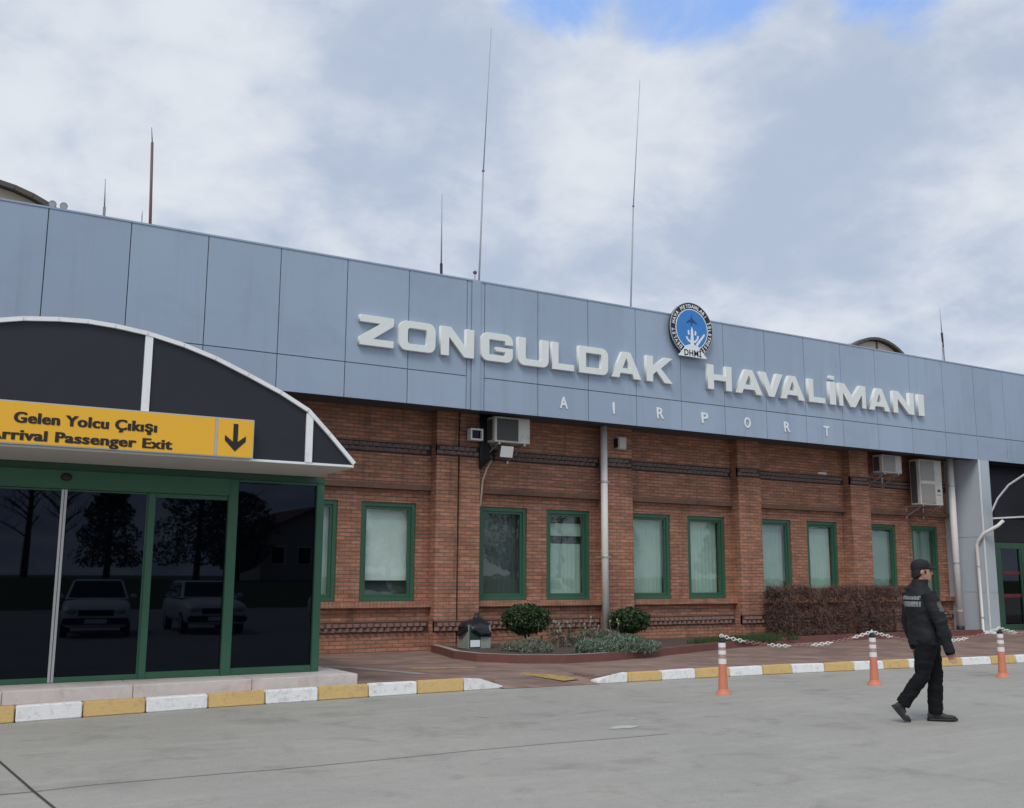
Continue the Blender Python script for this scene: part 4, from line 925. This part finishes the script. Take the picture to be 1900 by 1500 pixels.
def hsurf():
    k = random.random()
    if k < .62: p = Vector((random.uniform(hx0, hx1), hy0 + abs(random.gauss(0, .10)), random.uniform(hz0, hz1)))
    elif k < .84: p = Vector((random.uniform(hx0, hx1), random.uniform(hy0, hy1), hz1 - abs(random.gauss(0, .10))))
    else: p = Vector((hx0 + abs(random.gauss(0, .12)), random.uniform(hy0, hy1), random.uniform(hz0, hz1)))
    d = noise.noise(p * 1.6) * .10 + noise.noise(p * 5) * .05
    p += Vector((d * .4, -d * .7, d)); return p, None
def hfn():
    while True:
        p, q = hsurf()
        if noise.noise(p * 4.2) > -.38: return p, q
m = MB(); leaf_cloud(m, hfn, 15000, .13, 3, .085, (0, -.25, .55), 1.0); put('twigs', m, ['twig', 'twig', 'twig_red'], HG, fixn=False)
m = MB()
for k in range(900):
    x, y = random.uniform(hx0 + .05, hx1 - .05), random.uniform(hy0, hy1); z = hz1 + noise.noise(Vector((x * 1.6, y * 1.6, hz1 * 1.6))) * .1 - .10
    m.tube([(x, y, z - .12), (x + random.uniform(-.05, .05), y + random.uniform(-.05, .05), z + random.uniform(.05, .20))], [.0045, .002], 3)
put('top_shoots', m, 'twig_red', HG, fixn=False)
m = MB(); leaf_cloud(m, hfn, 3500, .05, 2, .5); put('foliage', m, ['twig_red', 'twig'], HG, fixn=False)
m = MB()
for k in range(60):
    x, y = random.uniform(hx0 + .15, hx1 - .1), random.uniform(hy0 + .2, hy1 - .15); m.tube([(x, y, ZG - .02), (x + random.uniform(-.08, .08), y + random.uniform(-.05, .05), .7), (x + random.uniform(-.2, .2), y + random.uniform(-.15, .15), 1.2)], [.018, .013, .005], 5)
put('stems', m, 'bark', HG)

# litter bin with its black bag
LB = thing('litter_bin', 'grey litter bin with a black bag folded over its rim against the pilaster', 'bin', (9.60, 17.35, ZG))
bx0, bx1, by0, by1 = 9.36, 9.84, 17.12, 17.55
put('body', MB().box(bx0, bx1, by0, by1, ZG, ZG + .44), 'bin_grey', LB, bev=.012)
put('front_panel', MB().box(bx0 + .015, bx0 + .25, by0 - .012, by0 - .002, ZG + .03, ZG + .42), 'bin_green', LB)
put('notice', MB().box(bx0 + .03, bx0 + .235, by0 - .017, by0 - .0125, ZG + .045, ZG + .17), 'white', LB)
random.seed(5); bg_ = MB(); st = []
cx, cy = (bx0 + bx1) / 2, (by0 + by1) / 2
for z, k in ((.24, 1.20), (.30, 1.18), (.38, 1.14), (.455, 1.10), (.475, .95), (.52, .62), (.56, .34), (.60, .16), (.635, .20), (.65, .08)):
    st.append(((cx + random.uniform(-.01, .01) + (.05 if z > .5 else 0), cy, ZG + z), (.245 * k, 0, random.uniform(-.02, .02)), (0, .22 * k, random.uniform(-.02, .02))))
bg_.loft(st, 28, True, 3.2)
for v in bg_.b.verts:
    d = noise.noise(v.co * 14) * .02; v.co += Vector((d, d * .6, noise.noise(v.co * 9 + Vector((5, 0, 0))) * .03))
    if v.co.x < cx - .02 and v.co.z < ZG + .42 and v.co.y < cy: v.co.z += .10
put('bag', bg_, 'bag', LB, smooth=True)

# ------------------------------------------------------------------ bollards and chains
def bollard(label):
    t = thing('flexible_bollard', label, 'bollard', (9.86, 10.83, 0), group='orange bollards along the kerb', local=True)
    put('base', MB().tube([(0, 0, 0), (0, 0, .018), (0, 0, .03), (0, 0, .07)], [.105, .10, .085, .068], 20), 'orange', t, smooth=False)
    rr = lambda z: .062 - .022 * z
    put('post', MB().tube([(0, 0, .07), (0, 0, .38), (0, 0, .665)], [rr(.0) + .004, rr(.38), rr(.665)], 20, False), 'orange', t, smooth=True)
    for z0, z1, m_ in ((.405, .475, 'band_white'), (.48, .525, 'band_grey'), (.53, .585, 'band_white'), (.59, .62, 'band_grey'), (.625, .685, 'band_white')):
        put('band', MB().tube([(0, 0, z0), (0, 0, z1)], [rr(z0) + .0025, rr(z1) + .0025], 20), m_, t, smooth=False)
    put('cap', MB().tube([(0, 0, .66), (0, 0, .715), (0, 0, .735), (0, 0, .755)], [.046, .045, .024, .022], 16), 'cable_dark', t, smooth=False)
    put('eye', MB().tube([(.035 * math.cos(a), 0, .775 + .022 * math.sin(a)) for a in [k * math.pi / 8 for k in range(17)]], .007, 6), 'chain_white', t)
    return t
BP = [(9.86, 10.83), (12.74, 10.71), (15.56, 10.52), (18.4, 10.3)]
b0 = bollard('orange bollard with white bands standing leftmost, in front of the planting bed end')
b1 = dup(b0, (*BP[1], 0), .4, 'orange bollard with white bands just left of the walking person')
b2 = dup(b0, (*BP[2], 0), .2, 'orange bollard with white bands right of the walking person near the green door')
b3 = dup(b0, (*BP[3], 0), .2, 'orange bollard with white bands farthest right beyond the green door')
def chain(label, a, b, sag, period):
    A, Bv = Vector((*a, .775)), Vector((*b, .775)); L = (Bv - A).length; n = int(L / .058); t = thing('plastic_chain', label, 'chain', tuple(A), group='red and white chains between bollards')
    W, Rd = MB(), MB()
    P = [A.lerp(Bv, i / n) + Vector((0, 0, -4 * sag * (i / n) * (1 - i / n))) for i in range(n + 1)]
    for i in range(n):
        p, q = P[i], P[i + 1]; d = (q - p); u = d.normalized(); s = Vector((0, 0, 1)) if i % 2 else u.cross(Vector((0, 0, 1))).normalized()
        if i % 2: s = (s - u * s.dot(u)).normalized()
        c = (p + q) / 2; hl, hw = d.length * .64, .021; pts = []
        for k in range(11):
            an = 2 * math.pi * k / 10; pts.append(c + u * hl * math.cos(an) + s * hw * math.sin(an))
        (W if (i // period) % 2 == 0 else Rd).tube(pts, .0068, 6, cap=False)
    put('white_links', W, 'chain_white', t); put('red_links', Rd, 'chain_red', t)
chain('sagging red and white chain from the leftmost bollard to the next one', BP[0], BP[1], .17, 7)
chain('sagging red and white chain passing behind the walking person', BP[1], BP[2], .18, 7)
chain('sagging red and white chain leaving the picture at the right edge', BP[2], BP[3], .17, 7)

# ------------------------------------------------------------------ the walking person (x forward, y left, z up)
random.seed(41)
PS = thing('person', 'person in black cap, black jacket and trousers walking past the bollards', 'person', (9.95, 7.74, 0), R(-45), local=True)
def vox(mb, size, smooth_it, name, mat, disp=0.0, dscale=9.0):
    bmesh.ops.recalc_face_normals(mb.b, faces=mb.b.faces)
    me = bpy.data.meshes.new(name); mb.b.to_mesh(me); mb.b.free()
    out = from_temp(me, [('REMESH', dict(mode='VOXEL', voxel_size=size)), ('SMOOTH', dict(factor=.5, iterations=smooth_it))])
    bpy.data.meshes.remove(me); out.materials.clear(); out.materials.append(M[mat])
    if disp:
        nn = [v.normal.copy() for v in out.vertices]
        for v, n_ in zip(out.vertices, nn):
            p = v.co; q = Vector((p.x * dscale * .6, p.y * dscale * .6, p.z * dscale * 1.5))
            v.co += n_ * disp * (noise.noise(q) + .5 * noise.noise(q * 2.3))
    for f_ in out.polygons: f_.use_smooth = True
    return out
def limb(mb, pts, rad, n=14):            # rad: (forward radius, side radius) per station
    pts = [Vector(p) for p in pts]; st = []
    for i, p in enumerate(pts):
        t = (pts[min(i + 1, len(pts) - 1)] - pts[max(i - 1, 0)]).normalized()
        a = Vector((1, 0, 0)); a = (a - t * a.dot(t)).normalized() if abs(t.x) < .95 else Vector((0, 0, 1)); b = t.cross(a)
        r = rad[i] if isinstance(rad[i], tuple) else (rad[i], rad[i]); st.append((p, a * r[0], b * r[1]))
    mb.loft(st, n)
def rotz(v, a): return Vector((v[0] * math.cos(a) - v[1] * math.sin(a), v[0] * math.sin(a) + v[1] * math.cos(a), v[2] if len(v) > 2 else 0))
TW = R(24)
def torso(mb, st, p=2.3):
    mb.loft([((cx, cy, z), rotz((a, 0, 0), tw), rotz((0, b, 0), tw)) for z, cx, cy, a, b, tw in st], 26, True, p)
def foot_pts(heel, toe, roll):
    return Vector(heel), Vector(toe)
SH_R, EL_R, WR_R = (.045, -.195, 1.385), (.15, -.255, 1.095), (.245, -.225, .80)
SH_L, EL_L, WR_L = (-.095, .185, 1.385), (-.13, .25, 1.10), (-.055, .27, .83)
HP_R, KN_R, AN_R = (.035, -.095, .90), (-.01, -.10, .505), (-.215, -.095, .195)
HP_L, KN_L, AN_L = (.065, .095, .90), (.155, .10, .475), (.150, .095, .085)
# body: head with face, neck, torso, limbs and hands as one continuous surface
bd = MB(); HC = Vector((-.012, 0, 1.64)); HY = R(3)
def hp(x, y, z): return HC + rotz((x, y, z), HY)
def hst(z, x, a, b): return (hp(x, 0, z), rotz((a, 0, 0), HY), rotz((0, b, 0), HY))
bd.loft([hst(-.125, .050, .030, .030), hst(-.108, .040, .058, .048), hst(-.075, .022, .083, .062), hst(-.04, .008, .095, .070), hst(0, 0, .100, .076), hst(.045, -.006, .101, .078), hst(.085, -.012, .088, .070), hst(.110, -.014, .058, .046), hst(.122, -.014, .02, .016)], 22)
bd.loft([(hp(.088, 0, .022), (.012, 0, 0), (0, .010, 0)), (hp(.106, 0, -.006), (.014, 0, 0), (0, .013, 0)), (hp(.116, 0, -.030), (.015, 0, 0), (0, .018, 0)), (hp(.098, 0, -.042), (.014, 0, 0), (0, .015, 0))], 10)
bd.ball(hp(.092, 0, .034), .022, 10, 6, (.6, 1.9, .5)); bd.ball(hp(.098, 0, -.066), .017, 10, 6, (.6, 1.35, .42)); bd.ball(hp(.096, 0, -.079), .016, 10, 6, (.6, 1.2, .45)); bd.ball(hp(.070, 0, -.112), .026, 10, 6, (.8, .9, .7))
for c in (-1, 1):
    bd.ball(hp(-.008, c * .078, -.010), .026, 10, 8, (.75, .38, 1.25)); bd.ball(hp(.055, c * .048, -.035), .026, 10, 6, (.8, .6, .8))
limb(bd, [(-.045, 0, 1.42), (-.03, 0, 1.50), (-.012, 0, 1.57)], [.075, .060, .058])
torso(bd, [(.86, .045, 0, .10, .155, R(6)), (.98, .035, 0, .105, .15, R(10)), (1.12, .02, 0, .098, .140, R(16)), (1.28, -.01, 0, .115, .165, TW), (1.38, -.025, 0, .10, .17, TW), (1.44, -.035, 0, .065, .10, TW)])
for S_, E_, W_ in ((SH_R, EL_R, WR_R), (SH_L, EL_L, WR_L)): limb(bd, [S_, Vector(S_).lerp(Vector(E_), .5), E_, Vector(E_).lerp(Vector(W_), .4), W_], [.052, .048, .040, .041, .028])
for H, K, A in ((HP_R, KN_R, AN_R), (HP_L, KN_L, AN_L)): limb(bd, [H, Vector(H).lerp(Vector(K), .5), K, Vector(K).lerp(Vector(A), .35), A], [.085, .075, .055, .052, .036])
def hand(W_, E_, side):
    W_, E_ = Vector(W_), Vector(E_); d = (W_ - E_).normalized(); s = Vector((.9, 0, 0)); s = (s - d * s.dot(d)).normalized(); nrm = d.cross(s).normalized() * side
    # palm faces the thigh; s points forward (thumb side)
    bd.loft([(W_ - d * .01, s * .026, nrm * .018), (W_ + d * .03, s * .034, nrm * .016), (W_ + d * .085, s * .042, nrm * .014), (W_ + d * .10, s * .038, nrm * .011)], 14)
    for k, L in enumerate((.070, .078, .073, .058)):
        base = W_ + d * .092 + s * (.031 - .0205 * k); inw = -nrm
        p1 = base + d * L * .42 + inw * .006; p2 = p1 + (d * .82 + inw * .55).normalized() * L * .32; p3 = p2 + (d * .45 + inw * .9).normalized() * L * .26
        bd.tube([base - d * .02, base, p1, p2, p3], [.0095, .0095, .0088, .008, .0062], 8)
    t0 = W_ + d * .028 + s * .028; bd.tube([t0 - s * .015, t0 + s * .010 + d * .015, t0 + s * .026 + d * .042 - nrm * .006, t0 + s * .022 + d * .068 - nrm * .012], [.013, .013, .011, .007], 8)
hand(WR_R, EL_R, -1); hand(WR_L, EL_L, 1)
link('body', vox(bd, .0062, 3, 'body', 'skin'), PS)
for c in (-1, 1):
    e = link('eye', MB().ball(hp(.086, c * .032, .008), .0115, 10, 8).mesh('eye', 'hair', True), PS)
hr = MB(); hr.loft([hst(-.085, -.062, .030, .052), hst(-.05, -.042, .066, .072), hst(0, -.022, .086, .0815), hst(.05, -.016, .094, .083), hst(.10, -.014, .075, .062)], 22)
for c in (-1, 1): hr.ball(hp(.030, c * .0745, -.012), .016, 8, 6, (.7, .35, 1.7))
link('hair', vox(hr, .006, 2, 'hair', 'hair', .004, 40), PS)
cpm = MB(); cpm.loft([hst(.020, -.010, .106, .086), hst(.055, -.010, .109, .089), hst(.09, -.012, .102, .083), hst(.118, -.014, .078, .064), hst(.134, -.016, .040, .032), hst(.138, -.016, .010, .008)], 26)
cpm.loft([(hp(.075, 0, .030), rotz((0, 0, .010), 0), rotz((0, .078, 0), HY)), (hp(.110, 0, .034), rotz((0, 0, .009), 0), rotz((0, .074, 0), HY)), (hp(.145, 0, .027), rotz((0, 0, .007), 0), rotz((0, .060, 0), HY)), (hp(.168, 0, .018), rotz((0, 0, .005), 0), rotz((0, .034, 0), HY))], 16)
cpm.ball(hp(-.016, 0, .139), .008, 8, 5, (1, 1, .6))
link('cap', vox(cpm, .006, 2, 'cap', 'jacket'), PS)
jk = MB()
torso(jk, [(.835, .040, 0, .165, .205, R(9)), (.90, .035, 0, .172, .212, R(11)), (1.0, .025, 0, .160, .205, R(15)), (1.08, .015, 0, .160, .205, R(18)), (1.18, .0, 0, .166, .215, R(22)), (1.28, -.015, 0, .163, .222, TW), (1.36, -.030, 0, .142, .215, TW), (1.42, -.038, 0, .108, .160, TW), (1.455, -.034, 0, .092, .108, TW), (1.50, -.026, 0, .088, .090, R(16)), (1.535, -.018, 0, .090, .086, R(12)), (1.556, -.014, 0, .092, .085, R(12))])
jk.loft([((-.105, .03, 1.415), rotz((.05, 0, 0), TW), rotz((0, .115, 0), TW)), ((-.108, .03, 1.455), rotz((.058, 0, .01), TW), rotz((0, .12, 0), TW)), ((-.085, .02, 1.495), rotz((.045, 0, .01), TW), rotz((0, .09, 0), TW))], 16)
for S_, E_, W_ in ((SH_R, EL_R, WR_R), (SH_L, EL_L, WR_L)):
    S_, E_, W_ = Vector(S_), Vector(E_), Vector(W_); limb(jk, [S_ + Vector((-.01, 0, .02)), S_.lerp(E_, .3), S_.lerp(E_, .7), E_, E_.lerp(W_, .4), E_.lerp(W_, .85), W_ + (W_ - E_).normalized() * .045], [(.088, .085), (.086, .080), (.076, .072), (.072, .068), (.069, .064), (.058, .054), (.052, .048)])
jm = vox(jk, .0095, 4, 'jacket', 'jacket', .013, 8)
# open the cuffs, hem and collar visually with ribbed edges
link('jacket', jm, PS)
cf = MB()
for E_, W_ in ((EL_R, WR_R), (EL_L, WR_L)):
    E_, W_ = Vector(E_), Vector(W_); limb(cf, [W_.lerp(E_, .10), W_ + (W_ - E_).normalized() * .054], [(.0545, .0505), (.050, .046)])
link('cuff', cf.mesh('cuff', 'trouser', True), PS)
tr_ = MB()
torso(tr_, [(.80, .050, 0, .120, .165, R(4)), (.86, .048, 0, .132, .180, R(5)), (.95, .042, 0, .130, .175, R(6)), (1.0, .035, 0, .118, .165, R(8))])
for H, K, A in ((HP_R, KN_R, AN_R), (HP_L, KN_L, AN_L)):
    H, K, A = Vector(H), Vector(K), Vector(A)
    limb(tr_, [H + Vector((0, 0, .02)), H.lerp(K, .3), H.lerp(K, .7), K, K.lerp(A, .3), K.lerp(A, .7), A + (A - K).normalized() * .005], [(.125, .110), (.118, .103), (.097, .088), (.086, .080), (.084, .078), (.080, .073), (.079, .070)])
link('trousers', vox(tr_, .0095, 4, 'trousers', 'trouser', .012, 9), PS)
def shoe(heel, ball_, toe, ankle, y, sd_):
    """heel / ball / toe: sole points (x, z)"""
    h, b, t, a = Vector((heel[0], y, heel[1])), Vector((ball_[0], y, ball_[1])), Vector((toe[0], y, toe[1])), Vector(ankle)
    m = MB(); d1 = (b - h).normalized(); up1 = Vector((-d1.z, 0, d1.x)); d2 = (t - b).normalized(); up2 = Vector((-d2.z, 0, d2.x)); s = Vector((0, 1, 0))
    L = (b - h).length
    m.loft([(h + up1 * .040 - d1 * .005, up1 * .034, s * .026), (h + up1 * .045 + d1 * .03, up1 * .045, s * .037), (h + up1 * .048 + d1 * L * .45, up1 * .047, s * .038), (h + up1 * .040 + d1 * L * .75, up1 * .040, s * .043), (b + up2 * .030, up2 * .030, s * .049), (b.lerp(t, .6) + up2 * .025, up2 * .025, s * .043), (t + up2 * .020 - d2 * .008, up2 * .017, s * .024)], 18, True, 2.4)
    c = h + up1 * .07 + d1 * L * .28; ax = Vector((1, 0, 0)); limb(m, [c, c.lerp(a, .6), a + (a - c).normalized() * .05], [(.055, .045), (.052, .044), (.050, .044)])
    o = link('shoe', vox(m, .0065, 3, 'shoe', 'shoe'), PS)
    q = MB(); so = [(h - d1 * .012, .030), (h + d1 * .03, .040), (h + d1 * L * .5, .040), (b, .052), (b.lerp(t, .6), .046), (t + d2 * .005, .022)]
    top = []; 
    for (p, wd), u_ in zip(so, (up1, up1, up1, up2, up2, up2)): top.append((p + u_ * .004, u_ * .014, s * wd))
    q.loft(top, 12, True, 5); link('sole', q.mesh('sole', 'cable_dark', True), o)
shoe((.075, .012), (.275, .014), (.375, .022), AN_L, AN_L[1] , 1)
shoe((-.315, .165), (-.205, .030), (-.135, .018), AN_R, AN_R[1], -1)
# reflective print on the back and the chest, lifted off the jacket surface
def patch(name, test, mat):
    bm_ = bmesh.new(); bm_.from_mesh(jm); bm_.normal_update()
    drop = [f_ for f_ in bm_.faces if not test(f_.calc_center_median(), f_.normal)]
    nrm = {v: v.normal.copy() for v in bm_.verts}
    for v, n_ in nrm.items(): v.co += n_ * .0035
    bmesh.ops.delete(bm_, geom=drop, context='FACES'); me = bpy.data.meshes.new(name); bm_.to_mesh(me); bm_.free()
    me.materials.clear(); me.materials.append(M[mat])
    for f_ in me.polygons: f_.use_smooth = True
    return link(name, me, PS)
def local_y(p): return rotz((p.x + .02, p.y, 0), -TW)
def back(p, n_, z0, z1, w0, w1):
    q = local_y(p); nn_ = rotz((n_.x, n_.y, 0), -TW); return nn_.x < -.35 and z0 < p.z < z1 and w0 < q.y < w1
def letters_row(p, z0, z1, gap):
    q = local_y(p); u = (q.y + .16) / .032; return z0 < p.z < z1 and (u - math.floor(u)) > gap
patch('back_print', lambda p, n_: back(p, n_, 1.325, 1.365, -.165, .165) and letters_row(p, 1.325, 1.365, .22), 'reflect')
patch('back_print', lambda p, n_: back(p, n_, 1.252, 1.308, -.175, .175) and letters_row(p, 1.252, 1.308, .13), 'reflect')
M['badge'] = pbr('olive_badge', (.10, .105, .075), .6, .4, 30)
patch('chest_badge', lambda p, n_: n_.x > .35 and 1.20 < p.z < 1.31 and p.y < -.06, 'badge')

def lean(o):
    if o.type == 'MESH':
        for v in o.data.vertices: v.co.x += .062 * max(0.0, v.co.z - .08)
    for c_ in o.children: lean(c_)
lean(PS)
# ------------------------------------------------------------------ across the road, seen only in the glass: cars, trees, a house and a grass bank
bkm = MB(); P = []
for i in range(60):
    x = -60 + i * 3.2; P.append((x, noise.noise(Vector((x * .08, 0, 0))) * .25))
for (x0, n0), (x1, n1) in zip(P, P[1:]):
    bkm.faces([(x0, -24, .01), (x1, -24, .01), (x1, -27, 1.3 + n1), (x0, -27, 1.3 + n0), (x0, -80, 1.6), (x1, -80, 1.6)], [(0, 1, 2, 3), (3, 2, 5, 4)])
bko = put('grass_bank', bkm, 'grass', fixn=False); tag(bko, kind='structure')
def car(label, loc, paint, hgt=1.45, ln=4.3, rz=0):
    """front faces +Y"""
    t = thing('parked_car', label, 'car', loc, rz, group='cars parked across the road', local=True); W = .84
    m = MB(); L = ln / 2; sec = []
    for y, zt, wd in ((-L, .78, .74), (-L + .06, .95, .80), (-L + .9, .99, W), (.75, .97, W), (L - .25, .86, .82), (L - .02, .70, .76), (L, .45, .72)):
        sec.append(((0, y, (zt + .26) / 2), (wd, 0, 0), (0, 0, (zt - .26) / 2)))
    m.loft(sec, 24, True, 5); put('body', m, paint, t, smooth=True)
    c = MB(); c.faces([(-.76, -L + .15, .96), (.76, -L + .15, .96), (.78, .95, .95), (-.78, .95, .95), (-.60, -L + .55, hgt), (.60, -L + .55, hgt), (.62, .15, hgt), (-.62, .15, hgt)], [(4, 5, 6, 7), (0, 1, 5, 4), (1, 2, 6, 5), (2, 3, 7, 6), (3, 0, 4, 7)])
    put('cabin', c, paint, t, bev=.04)
    g_ = MB(); d = Vector((0, .8, hgt - .95)); n_ = Vector((0, hgt - .95, .8)).normalized() * .012
    g_.faces([Vector((-.70, .90, .99)) + n_, Vector((.70, .90, .99)) + n_, Vector((.57, .21, hgt - .045)) + n_, Vector((-.57, .21, hgt - .045)) + n_], [(0, 1, 2, 3)]); put('windscreen', g_, 'dark_glass', t)
    for c_ in (-1, 1):
        s_ = MB(); s_.faces([(c_ * .785, .70, 1.0), (c_ * .785, -L + .45, 1.0), (c_ * .645, -L + .68, hgt - .06), (c_ * .655, .12, hgt - .06)], [(0, 1, 2, 3)]); put('side_window', s_, 'dark_glass', t)
        put('headlight', MB().ball((c_ * .58, L - .035, .66), .13, 12, 8, (1.2, .35, .6)), 'alu', t, smooth=True)
        put('mirror', MB().ball((c_ * .90, .62, 1.02), .09, 10, 6, (1, .6, .7)), paint, t, smooth=True)
        for y in (L - .85, -L + .8):
            w_ = put('wheel', MB().tube([(c_ * .66, y, .31), (c_ * .83, y, .31)], .31, 20), 'tyre', t); put('rim', MB().tube([(c_ * .80, y, .31), (c_ * .838, y, .31)], .19, 16), 'alu', w_)
    put('grille', MB().box(-.42, .42, L - .02, L + .008, .56, .70), 'tyre', t); put('bumper', MB().box(-.78, .78, L - .10, L + .06, .34, .50), 'tyre', t, bev=.03); put('number_plate', MB().box(-.26, .26, L + .061, L + .07, .37, .48), 'white', t)
    return t
car('white estate car parked facing the glass doors, nearest the porch middle', (4.95, -2.6, 0), 'car_white', rz=R(9.4))
car('lower white car parked right of the white estate car across the road', (7.9, -3.0, 0), 'car_white', 1.42, rz=R(4))
car('white car parked opposite the right end of the glass porch', (12.6, -3.0, 0), 'car_white', 1.5)
car('white tall car parked opposite the brick windows', (17.0, -2.6, 0), 'car_white', 1.75, 4.6)
car('white car parked farther along opposite the middle windows', (27.4, -3.0, 0), 'car_white', 1.5)
car('silver car parked farthest along opposite the hedge', (41.0, -3.0, 0), 'car_grey', 1.5)
def tree(label, x, y, h, r, con, seed, bare=False):
    random.seed(seed); t = thing('conifer_tree' if con else 'bare_tree' if bare else 'broadleaf_tree', label, 'tree', (x, y, 1.3), group='trees across the road')
    put('trunk', MB().tube([(x, y, 1.2), (x + .1, y, 1.3 + h * .5), (x, y, 1.3 + h * .95)], [.20, .13, .03], 8), 'bark', t, smooth=True)
    lm = MB()
    for k in range(26 if bare else 14):
        a = random.uniform(0, 6.28); z = 1.3 + h * random.uniform(.25, .9); q = r * random.uniform(.5, 1) * ((1 - (z - 1.3) / h) ** .8 if con else .8)
        p1 = Vector((x, y, z)); p2 = p1 + Vector((q * math.cos(a), q * math.sin(a), (-.1 if con else .6) * q)); lm.tube([p1, p1.lerp(p2, .5) + Vector((0, 0, .1)), p2], [.05, .03, .012], 5)
        if bare:
            for j_ in range(5):
                b = p1.lerp(p2, random.uniform(.3, 1)); lm.tube([b, b + Vector((random.gauss(0, .5), random.gauss(0, .5), random.uniform(.3, 1.1)))], [.018, .006], 4)
    put('limb', lm, 'bark', t)
    if bare: return
    def fn():
        while True:
            zz = random.random()
            if con: q = r * (1 - zz) ** .85 * (.65 + .35 * abs(math.sin(zz * 17))) * math.sqrt(random.random()) + .05
            else: q = r * math.sqrt(max(0, 1 - (2 * zz - 1) ** 2)) * math.sqrt(random.random())
            a = random.uniform(0, 6.28); p = Vector((x + q * math.cos(a), y + q * math.sin(a), 1.3 + h * (.10 + .9 * zz)))
            if noise.noise(p * .9 + Vector((seed, 0, 0))) > -.25: return p, None
    m = MB(); leaf_cloud(m, fn, 6500, .22, 2, .5); put('crown', m, ['leaf_dark', 'leaf_mid'], t, fixn=False)
tree('pointed dark conifer reflected in the sliding door', 10.5, -34, 7.4, 2.3, True, 61)
tree('broad dark conifer reflected beside the porch post', 15.2, -33, 8.6, 3.4, True, 62)
tree('rounded leafy tree standing left of the house across the road', 18.4, -36, 5.4, 2.4, False, 63)
tree('bare slender tree reflected at the left of the doors', 6.2, -33, 8.5, 2.4, False, 64, True)
tree('bare spreading tree between the two conifers', 8.4, -37, 9.0, 2.8, False, 65, True)
tree('tall conifer standing right of the house across the road', 33, -36, 9.5, 2.6, True, 66)
tree('leafy tree added opposite the window beside the cable bundle for its reflection', 42.5, -33, 7.5, 3.2, False, 67)  # trees from here on are added to break up the window reflections
tree('bare tree added opposite the middle downpipe for the window reflections', 47.5, -34, 9.0, 3.0, False, 68, True)
tree('low rounded tree added opposite the third pair of windows for their reflections', 53, -35, 5.2, 3.0, False, 69)
tree('conifer added opposite the hedge windows for their reflections', 66, -35, 7.5, 2.8, True, 70)
HS = thing('house', 'cream house with a tiled gable roof across the road', 'house', (24, -42, 1.4))
put('wall', MB().prism_y([(20.5, 1.3), (27.5, 1.3), (27.5, 4.3), (24, 5.9), (20.5, 4.3)], -46, -38), 'plaster', HS)
rf_ = MB()
for c_ in (-1, 1): rf_.obox((24 + c_ * 1.95, -42, 5.12), Vector((c_ * 2.05, 0, -.93)), (0, 4.4, 0), Vector((.93 * c_, 0, 2.05)).normalized() * .09)
put('roof', rf_, 'tile', HS)
for x in (21.6, 23.4, 25.9):
    w_ = put('window', MB().box(x - .5, x + .5, -37.99, -37.94, 2.3, 3.5), 'white', HS); put('pane', MB().box(x - .42, x + .42, -37.938, -37.92, 2.38, 3.42), 'dark_glass', w_)
